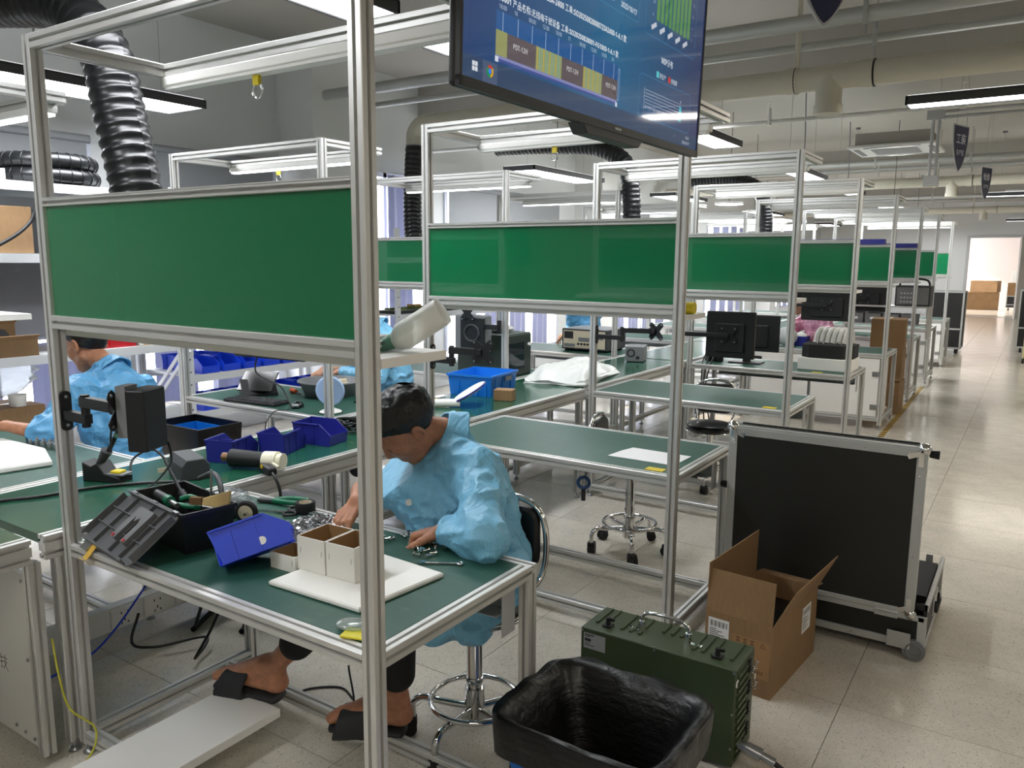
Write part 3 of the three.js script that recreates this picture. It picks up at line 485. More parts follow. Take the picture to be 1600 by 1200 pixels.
// hand: wrist W, finger direction d, palm normal n (where the palm looks), thumb side s = +-cross(n, d)
function handFields(W, d, n, side, curl) {
  d = nrm(d); n = nrm(sub3(n, d.map((v) => v * dot3(n, d)))); const s = cross(n, d).map((v) => v * side), P = (a, b, c) => add3(add3(add3(W, d, a), s, b), n, c), L = [], pts = [W];
  [[0.03, 0.092, 0.034, 0.0275], [0.011, 0.098, 0.038, 0.031], [-0.011, 0.092, 0.035, 0.028], [-0.031, 0.08, 0.028, 0.022]].forEach(([o, k, a, b], i) => {
    L.push(cap(P(0, o * 0.45, 0), P(k, o, -0.003), 0.016, 0.0115)); let c = 0.15 + curl * (0.6 + 0.08 * i), q = P(k, o, -0.003), r = 0.0098; const sp_ = o * 0.9;
    for (const len of [a + 0.008, b, 0.024]) { const e = add3(add3(add3(q, d, len * Math.cos(c)), n, len * Math.sin(c)), s, sp_ * len); L.push(cap(q, e, r, r * 0.9)); q = e; r *= 0.9; c += curl * 0.7; pts.push(e); }
  });
  let q = P(0.022, 0.024, 0.006), e = P(0.058, 0.052, 0.016); L.push(cap(q, e, 0.016, 0.0125)); q = e; e = P(0.085, 0.06, 0.024); L.push(cap(q, e, 0.0125, 0.0105)); q = e; e = P(0.108, 0.058, 0.03); L.push(cap(q, e, 0.0105, 0.009)); pts.push(e);
  return { f: field(L, 0.006), pts };
}
function person(o) {
  // o: joints in world metres; the group stands at o.root
  const R = o.root, t = thing('person', o.label, 'person', R), L = (p) => sub3(p, R), J = {}; for (const k of Object.keys(o.j)) J[k] = L(o.j[k]);
  const q = o.coarse ? 1.7 : 1, h = headFields(J.H, o.face, o.up), left = nrm(sub3(J.SL, J.SR)), skinM = skinMat(o.skin ?? 0xffffff);
  const geos = [], neckA = add3(J.H, nrm(o.up), -0.06), neck = cap(J.N, add3(neckA, nrm(o.face), -0.02), 0.056, 0.052);
  const hd = field([h.skin, neck], 0.02); geos.push(meshField(hd, ...bounds([...h.pts, J.N], 0.05), 0.0036 * q));
  for (const [W, E, hn, sd] of [[J.WL, J.EL, o.handL, -1], [J.WR, J.ER, o.handR, 1]]) {
    if (!hn) continue; const hf = handFields(W, hn.d, hn.n, sd, hn.curl ?? 0.5), fa = mix3(W, E, 0.6);
    const fo = [hf.f, cap(W, fa, 0.025, 0.034, [cross(nrm(hn.d), nrm(hn.n)), 1.2])]; geos.push(meshField(field(fo, 0.018), ...bounds([...hf.pts, fa], 0.035), 0.0036 * q));
  }
  for (const [K, A, T] of [[J.KL, J.AL, J.TL], [J.KR, J.AR, J.TR]]) if (A && T) {
    const heel = add3(A, [0, -0.06, 0]), dir = nrm(sub3(T, heel)), sdv = nrm(cross(dir, [0, 1, 0])), toes = [-2, -1, 0, 1, 2].map((i) => cap(add3(T, dir, -0.05), add3(add3(T, dir, -0.012 * Math.abs(i + 1)), sdv, i * 0.017), 0.016, 0.011));
    const ff = field([cap(mix3(K, A, 0.35), A, 0.05, 0.034), cap(A, add3(heel, dir, -0.02), 0.036, 0.034), cap(add3(A, dir, 0.03), add3(T, dir, -0.05), 0.037, 0.026, [sdv, 1.35]), cap(heel, add3(T, dir, -0.06), 0.032, 0.024, [sdv, 1.3]), ...toes], 0.02);
    geos.push(meshField(ff, ...bounds([K, A, T, heel], 0.07), 0.0055 * q));
  }
  part(t, 'body', geos, skinM);
  part(t, 'hair', meshField(h.hair, ...bounds(h.pts, 0.05), 0.004 * q), hairMat);
  // coat
  const P = J.P, C = J.C, mid = mix3(P, C, 0.5), sl = o.sleeve ?? 0.93;
  const list = [cap(P, mid, 0.135, 0.14, [left, 1.3]), cap(mid, add3(C, [0, -0.06, 0]), 0.14, 0.125, [left, 1.4]), cap(J.SL, J.SR, 0.072, 0.072), cap(add3(C, [0, -0.02, 0]), J.N, 0.115, 0.066), cap(mix3(J.SL, J.SR, 0.2), J.N, 0.07, 0.06), cap(mix3(J.SL, J.SR, 0.8), J.N, 0.07, 0.06)];
  for (const [S, E, W] of [[J.SL, J.EL, J.WL], [J.SR, J.ER, J.WR]]) { const c = mix3(E, W, sl); list.push(cap(S, E, 0.075, 0.066), cap(E, c, 0.064, o.cuff ?? 0.045)); }
  if (o.hem) for (const [A, B] of [[J.HL, J.KL], [J.HR, J.KR]]) list.push(cap(A, mix3(A, B, o.hem), 0.11, 0.125));
  if (o.extra) for (const [a, b, r, s] of o.extra) list.push(cap(L(a), L(b), r, s));
  const raw = field(list, 0.05), fold = (x, y, z) => {
    const d = raw(x, y, z); if (Math.abs(d) > 0.05) return d; const a = n3(x * 9 + 3, y * 9, z * 9), b = n3(x * 16 + y * 9, y * 22 - x * 7, z * 16 + 5);
    return d - 0.012 * (Math.abs(2 * a - 1) - 0.45) - 0.009 * (1 - Math.abs(2 * b - 1) * 2) - 0.004 * (n3(x * 48, y * 30, z * 48) - 0.5);
  };
  const cuffCut = (x, y, z) => { let d = fold(x, y, z); for (const [E, W] of [[J.EL, J.WL], [J.ER, J.WR]]) { const a = nrm(sub3(W, E)), c = mix3(E, W, sl), p = [x - c[0], y - c[1], z - c[2]], al = dot3(p, a); if (hyp(p[0], p[1], p[2]) < 0.11 && al > -0.05) d = Math.max(d, al); } const hp = dot3([x - J.N[0], y - J.N[1], z - J.N[2]], nrm(sub3(J.H, C))); return Math.max(d, hp - 0.015); };
  const cm = o.coat, pts = [P, C, J.N, J.SL, J.SR, J.EL, J.ER, J.WL, J.WR]; if (o.hem) pts.push(mix3(J.HL, J.KL, o.hem), mix3(J.HR, J.KR, o.hem));
  const coat = part(t, 'work_coat', meshField(cuffCut, ...bounds(pts, 0.2), 0.0085 * q), cm);
  // collar: a folded band round the neck, open in front
  const ax = nrm(add3(nrm(sub3(neckA, J.N)), nrm(sub3(J.N, C)), 0.6)), fr = nrm(sub3(o.face, ax.map((v) => v * dot3(o.face, ax))));
  const sdx = cross(ax, fr), col = (x, y, z) => { const p = [x - J.N[0], y - J.N[1], z - J.N[2]], tt = dot3(p, ax) + 0.018, a = dot3(p, fr), b = dot3(p, sdx), ang = Math.atan2(b, a), rr = hyp(a * 0.92, b), Rr = 0.066 + 0.42 * Math.max(0, 0.035 - tt) + 0.002 * Math.sin(ang * 7); const fl = 0.042 + 0.012 * Math.cos(ang); return Math.max(Math.abs(rr - Rr) - 0.0045, tt - 0.036, -tt - fl, (0.32 - Math.abs(ang)) * 0.06); };
  part(coat, 'collar', meshField(col, ...bounds([J.N], 0.15), 0.0045 * q), cm);
  if (J.KL) part(t, 'trousers', meshField(field([cap(J.HL, J.KL, 0.085, 0.066), cap(J.HR, J.KR, 0.085, 0.066), cap(J.KL, mix3(J.KL, J.AL, 0.72), 0.064, 0.06), cap(J.KR, mix3(J.KR, J.AR, 0.72), 0.064, 0.06), cap(J.HL, J.HR, 0.1, 0.1)], 0.03), ...bounds([J.HL, J.HR, J.KL, J.KR, mix3(J.KL, J.AL, 0.72), mix3(J.KR, J.AR, 0.72)], 0.12), 0.012), mat(0x17181b, 0.8));
  return { t, J };
}
const slipperMat = mat(0x26272a, 0.6);
function slipper(parent, A, T, name = 'slipper') {            // ankle and toe joints, local to parent
  const heel = add3(A, [0, -0.06, 0]), d = nrm(sub3(T, heel)), s = nrm(cross(d, [0, 1, 0])), u = cross(s, d), Hc = add3(add3(heel, d, -0.03), u, -0.055), Tc = add3(add3(T, d, 0.012), u, -0.034);
  const sole = field([cap(add3(Hc, d, 0.02), mix3(Hc, Tc, 0.5), 0.017, 0.016, [s, 2.6]), cap(mix3(Hc, Tc, 0.5), add3(Tc, d, -0.02), 0.016, 0.014, [s, 3.2])], 0.02);
  const m = mix3(Hc, Tc, 0.68), strap = (x, y, z) => { const p = [x - m[0], y - m[1], z - m[2]], a = dot3(p, d), b = dot3(p, s), c = dot3(p, u), r = hyp(b / 1.05, c - 0.012 + a * 0.25); return Math.max(Math.abs(r - 0.06) - 0.006, Math.abs(a + 0.005 + c * 0.3) - 0.058, -c - 0.012); };
  return part(parent, name, meshField((x, y, z) => smin(sole(x, y, z), strap(x, y, z), 0.012), ...bounds([Hc, Tc], 0.1), 0.005), slipperMat);
}
const blueCoat = coatMat(0.46, 0.72, 0.86), darkBlueCoat = coatMat(0.36, 0.64, 0.83, 0.05), pinkCoat = coatMat(0.84, 0.6, 0.7, 0.04);
// the seated man at the nearest bench
{
  const p = person({
    label: 'man in a light blue work coat bent over the nearest bench, hand in the bolts', root: [-0.4, 0, -0.85],
    face: [-0.42, -0.72, 0.5], up: [-0.25, 0.62, 0.72], coat: blueCoat, skin: 0xf5e2d6, cuff: 0.048, sleeve: 0.97, hem: 0.35, extra: [[[-0.47, 0.82, -0.84], [-0.6, 0.83, -0.84], 0.105, 0.085], [[-0.42, 0.72, -0.85], [-0.52, 0.76, -0.85], 0.1, 0.08], [[-0.38, 0.6, -0.7], [-0.33, 0.5, -0.63], 0.09, 0.06], [[-0.14, 0.62, -0.76], [-0.17, 0.5, -0.66], 0.1, 0.065], [[-0.26, 0.6, -0.7], [-0.26, 0.49, -0.61], 0.08, 0.06]],
    j: {
      P: [-0.3, 0.66, -0.9], C: [-0.45, 0.93, -0.92], N: [-0.475, 1.035, -0.905], H: [-0.54, 1.075, -0.785], SL: [-0.295, 0.925, -0.875], SR: [-0.62, 0.94, -0.93], EL: [-0.12, 0.795, -0.66], WL: [-0.285, 0.785, -0.665],
      ER: [-0.73, 0.84, -0.77], WR: [-0.645, 0.822, -0.655], HL: [-0.22, 0.62, -0.86], HR: [-0.38, 0.62, -0.9], KL: [-0.36, 0.56, -0.52], KR: [-0.6, 0.56, -0.6], AL: [-0.42, 0.205, -0.585], AR: [-0.88, 0.235, -0.46], TL: [-0.62, 0.13, -0.475], TR: [-1.11, 0.165, -0.405],
    },
    handL: { d: [-0.8, -0.25, 0.15], n: [-0.1, -1, 0.1], curl: 1.3 }, handR: { d: [-0.05, -0.62, 0.75], n: [0, -0.8, -0.6], curl: 0.32 },
  });
  slipper(p.t, p.J.AL, p.J.TL); slipper(p.t, p.J.AR, p.J.TR);
  part(p.t, 'button', cy(0.011, 0.011, 0.008, 18, -0.085, 0.825, 0.118, PI / 2 - 0.2, 0.25), M.white);
}
// the man at the window-row bench
person({
  label: 'man in a blue work coat turned left at the window-row bench behind the monitor arm', root: [-2.75, 0, -1.05], face: [-0.95, -0.42, 0.28], up: [-0.3, 0.9, 0.1], coat: darkBlueCoat, skin: 0xffe9da, hem: 0.6, sleeve: 0.4, cuff: 0.06,
  j: { P: [-2.62, 0.55, -1.0], C: [-2.72, 0.97, -1.03], N: [-2.8, 1.07, -1.03], H: [-2.93, 1.185, -1.0], SL: [-2.78, 0.97, -0.86], SR: [-2.76, 0.93, -1.18], EL: [-2.72, 0.79, -0.66], WL: [-2.86, 0.835, -0.54], ER: [-2.95, 0.76, -1.2], WR: [-3.2, 0.83, -1.05], HL: [-2.64, 0.52, -0.9], HR: [-2.62, 0.52, -1.08], KL: [-3.02, 0.5, -0.86], KR: [-3.02, 0.5, -1.1], AL: [-3.02, 0.1, -0.84], AR: [-3.02, 0.1, -1.1] },
  handL: { d: [-0.9, -0.25, 0.25], n: [0, -1, 0.1], curl: 0.6 }, handR: { d: [-0.9, -0.1, 0.3], n: [0, -1, 0.2], curl: 0.8 },
});
person({
  label: 'worker in a light blue coat partly hidden behind the shelf of the nearest bench', root: [-2.7, 0, -2.95], face: [-0.5, -0.75, 0.3], up: [-0.3, 0.7, 0.5], coat: blueCoat, coarse: true, hem: 0.3,
  j: { P: [-2.58, 0.6, -3.0], C: [-2.6, 1.06, -2.95], N: [-2.68, 1.16, -2.92], H: [-2.82, 1.24, -2.83], SL: [-2.47, 1.07, -2.85], SR: [-2.78, 1.07, -3.05], EL: [-2.46, 0.84, -2.68], WL: [-2.78, 0.86, -2.66], ER: [-2.95, 0.82, -2.9], WR: [-2.95, 0.86, -2.68], HL: [-2.5, 0.53, -2.95], HR: [-2.66, 0.53, -3.0], KL: [-2.6, 0.47, -2.6], KR: [-2.8, 0.47, -2.65], AL: [-2.6, 0.1, -2.65], AR: [-2.8, 0.1, -2.7] },
  handL: { d: [-0.9, -0.2, 0.1], n: [0, -1, 0], curl: 0.8 }, handR: { d: [0.1, -0.3, 0.9], n: [0, -1, -0.2], curl: 0.7 },
});
person({
  label: 'worker in a bright blue coat standing beside the grey test instrument', root: [-2.75, 0, -6.2], face: [-0.9, -0.3, 0.3], up: [0, 1, 0.1], coat: darkBlueCoat, coarse: true, hem: 0.5,
  j: { P: [-2.75, 0.95, -6.2], C: [-2.75, 1.36, -6.2], N: [-2.77, 1.48, -6.2], H: [-2.83, 1.63, -6.19], SL: [-2.8, 1.36, -6.03], SR: [-2.72, 1.36, -6.37], EL: [-2.78, 1.1, -6.0], WL: [-2.86, 0.9, -6.03], ER: [-2.71, 1.1, -6.4], WR: [-2.8, 0.9, -6.37], HL: [-2.77, 0.92, -6.11], HR: [-2.74, 0.92, -6.29], KL: [-2.77, 0.5, -6.11], KR: [-2.74, 0.5, -6.29], AL: [-2.77, 0.09, -6.11], AR: [-2.74, 0.09, -6.29] },
  handL: { d: [-0.8, -0.5, 0], n: [0, -1, 0] }, handR: { d: [-0.8, -0.5, 0], n: [0, -1, 0] },
});
{
  const p = person({
    label: 'worker in a pink coat and white cap leaning over a far bench', root: [-0.95, 0, -8.2], face: [-0.8, -0.55, 0.35], up: [-0.2, 0.85, 0.3], coat: pinkCoat, coarse: true, hem: 0.8, cuff: 0.05,
    j: { P: [-0.78, 0.62, -8.3], C: [-0.86, 1.0, -8.22], N: [-0.95, 1.08, -8.18], H: [-1.05, 1.19, -8.1], SL: [-0.74, 1.0, -8.05], SR: [-0.98, 1.0, -8.38], EL: [-0.62, 0.83, -7.86], WL: [-0.85, 0.83, -7.75], ER: [-1.15, 0.85, -8.2], WR: [-1.2, 0.83, -7.95], HL: [-0.72, 0.58, -8.25], HR: [-0.86, 0.58, -8.35], KL: [-0.9, 0.5, -7.98], KR: [-1.05, 0.5, -8.05], AL: [-0.9, 0.1, -8.0], AR: [-1.05, 0.1, -8.05] },
    handL: { d: [-0.9, -0.2, 0.2], n: [0, -1, 0] }, handR: { d: [0, -0.2, 0.9], n: [0, -1, 0] },
  });
  part(p.t, 'cap', [la([[0, 0.075], [0.07, 0.066], [0.1, 0.03], [0.104, 0]], 24, -0.11, 1.235, 0.085, 0.2, 0, 0.45), bx(0.17, 0.012, 0.15, -0.21, 1.225, 0.13, 0.2, 0, 0.35)], M.white);
}
// ---------- stools ----------
function stool(label, x, z, seatH, rot, back, low = 0, group = 'chrome work stools') {
  const t = thing('work_stool', label, 'stool', [x, 0, z], rot, group);
  part(t, 'column', [cy(0.027, 0.027, seatH - 0.16, 20, 0, (seatH + 0.12) / 2, 0), cy(0.034, 0.034, 0.13, 20, 0, 0.145, 0), cy(0.03, 0.03, 0.014, 20, 0, 0.24, 0)], M.chrome);
  part(t, 'foot_ring', tr(0.15, 0.0095, 0, 0.165, 0, PI / 2), M.chrome);
  for (let k = 0; k < 5; k++) {
    const a = k * 2 * PI / 5 + 0.3, c = Math.cos(a), s = Math.sin(a), P = (r, y) => [c * r, y, s * r];
    part(t, 'leg', tb([P(0.02, 0.135), P(0.13, 0.14), P(0.19, 0.145), P(0.222, 0.12), P(0.226, 0.065)], 0.0125, 18, 9), M.chrome);
    const w = part(t, 'caster', [cy(0.027, 0.027, 0.018, 18, 0.012, 0.027, 0.012, 0, 0, PI / 2), cy(0.027, 0.027, 0.018, 18, -0.012, 0.027, 0.012, 0, 0, PI / 2), rb(0.044, 0.03, 0.048, 0.008, 0, 0.052, 0.008)], M.rubber, P(0.226, 0)); w.rotation.y = a + k * 1.3;
  }
  part(t, 'seat', la([[0, 0.05], [0.14, 0.048], [0.17, 0.035], [0.175, 0.015], [0.165, 0], [0, 0]], 32, 0, seatH - 0.05, 0), M.vinyl);
  part(t, 'seat_ring', tr(0.172, 0.006, 0, seatH - 0.055, 0, PI / 2), M.chrome);
  if (back) {
    part(t, 'backrest', ex(rrect(0.27, 0.22, 0.06), 0.035, 0.01, 0, seatH + 0.15 - low, -0.19), M.vinyl);
    part(t, 'back_frame', tb([[-0.1, seatH - 0.05, -0.1], [-0.14, seatH + 0.02, -0.2], [-0.145, seatH + 0.22 - low, -0.2], [-0.09, seatH + 0.275 - low, -0.2], [0.09, seatH + 0.275 - low, -0.2], [0.145, seatH + 0.22 - low, -0.2], [0.14, seatH + 0.02, -0.2], [0.1, seatH - 0.05, -0.1]], 0.011, 60, 10), M.chrome);
  }
  return t;
}
stool('chrome stool with black backrest under the seated man', -0.245, -0.78, 0.545, 0.02, true);
stool('chrome stool on casters behind the second aisle bench', -0.6, -2.76, 0.565, 1.75, true, 0.075);
stool('low black round stool seat behind the third aisle bench', -0.68, -4.28, 0.48, 0.2, true);
// ---------- television ----------
{
  const t = thing('television', 'large wall display with a blue production dashboard hanging beside the nearest bench', 'display', [0.14, 2.012, -0.9], PI / 2);
  const W = 1.43, Hh = 0.825; t.rotation.order = 'YXZ'; t.rotation.x = 0.03;
  const img = canvasTex(2048, 1152, (g) => {
    g.scale(2, 2);
    const gr = g.createLinearGradient(0, 300, 1024, 576); gr.addColorStop(0, '#2e4374'); gr.addColorStop(0.5, '#2a6f9a'); gr.addColorStop(1, '#363d66'); g.fillStyle = gr; g.fillRect(0, 0, 1024, 576);
    g.fillStyle = '#3b4f6e'; g.fillRect(0, 541, 1024, 35);
    g.strokeStyle = '#4a90bd'; g.lineWidth = 1.5; const rr = (x, y, w, h) => { g.beginPath(); g.roundRect(x, y, w, h, 10); g.stroke(); };
    rr(80, 60, 556, 290); rr(668, 60, 300, 300); rr(656, 448, 306, 92);
    cjk(g, '2025/10/17', 545, 338, 15, '#dfeaf6'); cjk(g, 'A3', 496, 336, 15, '#dfeaf6'); cjk(g, '(系列)', 400, 338, 16, '#dfeaf6');
    cjk(g, 'FG2023A-2400 工单:SO20250828000723A2400-1-A.1 数', 214, 402, 14.6, '#f4f7fb'); cjk(g, '08200001 产品名称:无线电干扰设备 工单:SO20250828001-FG100D-1-A.1 数', 76, 440, 13.8, '#f4f7fb');
    g.fillStyle = '#2a5f9c'; g.fillRect(93, 456, 454, 30);
    ['18:00', '16', '06:00', '12:00', '18:00', '17', '06:00', '12:00', '18:00', '18'].forEach((s, i) => { g.font = '9.5px sans-serif'; g.fillStyle = '#cdd8ea'; g.fillText(s, 100 + i * 46, 452); g.fillStyle = '#b9cbe6'; g.fillRect(112 + i * 46, 456, 1.5, 30); });
    [['#9fa36b', 93, 34], ['#675d62', 127, 92], ['#9ca26a', 219, 92], ['#675d62', 311, 84], ['#a9a463', 395, 80], ['#675d62', 475, 72]].forEach(([c, x, w]) => { g.fillStyle = c; g.fillRect(x, 486, w, 40); if (c === '#675d62') { g.fillStyle = '#eee'; g.font = '12px sans-serif'; g.fillText('PDT-12H', x + 18, 507); } });
    for (let i = 0; i < 12; i++) { g.fillStyle = i % 3 ? '#8db09a' : '#c0b060'; g.fillRect(222 + i * 7.2, 486, 4, 40); g.fillRect(398 + i * 6.4, 486, 3, 40); }
    g.fillStyle = '#8d92c4'; g.fillRect(93, 526, 454, 5); g.fillStyle = '#4a5a9c'; g.fillRect(93, 531, 454, 5); g.strokeStyle = '#b4c0e4'; g.strokeRect(549, 462, 7, 62); g.fillStyle = '#e4e8f6'; g.fillRect(92, 528, 10, 9); g.fillRect(541, 530, 9, 9);
    for (let i = 0; i < 9; i++) { g.fillStyle = '#5f9a58'; g.fillRect(728 + i * 23, 84, 17, 238); }
    g.fillStyle = '#cfd6e6'; g.font = '10px sans-serif'; ['40', '20', '0'].forEach((s, i) => g.fillText(s, 706, 262 + i * 28)); ['24', '20', '16', '12', '8', '4', '0'].forEach((s, i) => g.fillText(s, 942, 160 + i * 27));
    for (let i = 0; i < 5; i++) { g.save(); g.translate(716 + i * 47, 337); g.rotate(-0.45); g.fillStyle = '#d4d9e4'; g.fillRect(-15, -5, 30, 10); g.restore(); }
    cjk(g, 'WIP分布', 768, 406, 18, '#f0f4fb'); g.fillStyle = '#63d6de'; g.fillRect(745, 428, 15, 14); cjk(g, '待生产', 763, 440, 12.5, '#dfe6f0'); g.fillStyle = '#d8393a'; g.fillRect(814, 428, 15, 14); cjk(g, '待检修', 832, 440, 12.5, '#dfe6f0');
    for (let i = 0; i < 6; i++) { g.fillStyle = '#d0d8e8'; g.fillRect(690, 478 + i * 7, 215, 1); } g.fillRect(684, 474, 1.5, 48); for (let i = 0; i < 8; i++) g.fillRect(692 + i * 25, 512, 1.5, 8); g.fillRect(690, 516, 215, 1);
    g.fillStyle = '#4cc4d8'; g.fillRect(893, 484, 15, 36); g.fillStyle = '#e6eef8'; g.fillRect(899, 470, 3, 6);
    g.fillStyle = '#e9eef6'; for (const [a, b] of [[0, 0], [8, 0], [0, 8], [8, 8]]) g.fillRect(29 + a, 548 + b, 7, 7);
    g.fillStyle = '#52627e'; g.fillRect(58, 541, 42, 35); g.lineWidth = 4.5; [['#db4437', -2.6, -0.5], ['#f4b400', -0.5, 1.6], ['#0f9d58', 1.6, 3.7]].forEach(([c, a, b]) => { g.strokeStyle = c; g.beginPath(); g.arc(79, 556, 7.5, a, b); g.stroke(); }); g.fillStyle = '#4285f4'; g.beginPath(); g.arc(79, 556, 4.6, 0, 7); g.fill();
    g.fillStyle = '#e0e6f0'; g.font = '10px sans-serif'; g.fillText('16:23', 944, 556); g.fillText('2025/10/17', 924, 569); g.fillText('^', 870, 562);
  });
  part(t, 'casing', [rb(W, Hh, 0.028, 0.012, 0, Hh / 2, -0.014), rb(W * 0.62, 0.42, 0.05, 0.02, 0, 0.3, -0.05)], M.black);
  part(t, 'bezel', [bx(W, 0.022, 0.012, 0, 0.011, 0.002), bx(W, 0.01, 0.012, 0, Hh - 0.005, 0.002), bx(0.01, Hh, 0.012, -W / 2 + 0.005, Hh / 2, 0.002), bx(0.01, Hh, 0.012, W / 2 - 0.005, Hh / 2, 0.002), ex([[-0.2, 0], [0.2, 0], [0.17, -0.028], [-0.17, -0.028]], 0.05, 0.003, 0.05, 0.004, -0.02)], M.darkGrey);
  const sc = new THREE.PlaneGeometry(W - 0.02, Hh - 0.032);
  part(t, 'screen', sc, mat(0x05070a, 0.06, 0, { emissive: 0xffffff, emissiveMap: img, emissiveIntensity: 0.62, clearcoat: 1, clearcoatRoughness: 0.03 }), [0, Hh / 2 + 0.006, 0.0045]);
  part(t, 'badge', bx(0.04, 0.006, 0.002, 0.06, 0.011, 0.009), M.paleGrey);
  part(t, 'ceiling_pole', [cy(0.025, 0.025, CEIL - 2.03 - 0.4, 14, 0, (CEIL - 2.03 + 0.4) / 2, -0.1), bx(0.3, 0.3, 0.03, 0, 0.42, -0.09)], M.black);
}
// ---------- waste bin with black liner ----------
{
  const t = thing('waste_bin', 'blue waste bin with a black plastic liner beside the olive equipment case', 'bin', [0.32, 0, -0.62]);
  part(t, 'bin_body', tray(0.32, 0.26, 0.44, 0.38, 0.36, 0.006), M.crate);
  const n = 96, pos = [], ind = [], rows = [[0.02, 0.26, 0.9], [0.3, 0.2, 1], [0.385, 0.025, 1.02], [0.402, 0.008, 1.03], [0.398, -0.012, 1.03], [0.34, -0.016, 1.0], [0.285, -0.016, 0.99]];
  rows.forEach(([y, inset, k], r) => {
    for (let i = 0; i < n; i++) {
      const a = i / n * 2 * PI, c = Math.cos(a), s = Math.sin(a), p = 7, q = Math.pow(Math.pow(Math.abs(c), p) + Math.pow(Math.abs(s), p), -1 / p), w = vn(i / n * 24, r * 2.3, 24, 71) - 0.5, e = vn(i / n * 48, r, 48, 72) - 0.5;
      const ox = (0.242 - (r < 2 ? inset * 0.35 : inset)) * k + (r === 0 ? -0.03 : 0), oz = (0.205 - (r < 2 ? inset * 0.35 : inset)) * k;
      pos.push(c * q * (ox + w * 0.012 + e * 0.005), y + w * (r === 6 ? 0.06 : 0.016), s * q * (oz + w * 0.012 + e * 0.005));
    }
  });
  for (let r = 0; r < rows.length - 1; r++) for (let i = 0; i < n; i++) { const a = r * n + i, b = r * n + (i + 1) % n; ind.push(a, b, a + n, b, b + n, a + n); }
  pos.push(0, 0.02, 0); for (let i = 0; i < n; i++) ind.push(rows.length * n, (i + 1) % n, i);
  const g = new THREE.BufferGeometry(); g.setAttribute('position', new THREE.Float32BufferAttribute(pos, 3)); g.setIndex(ind); g.computeVertexNormals();
  const crease = tex(256, 0.25, (u, v) => { const k = vn(u * 8 + 3 * vn(u * 4, v * 4, 4, 75), v * 20, 20, 73) * 0.7 + 0.3 * vn(u * 30, v * 60, 60, 74); return [k, k, k]; }, false);
  const bm = mat(0x0b0b0c, 0.36, 0, { bumpMap: crease, bumpScale: 0.002, metric: true, side: THREE.DoubleSide }); part(t, 'bin_liner', g, bm);
}
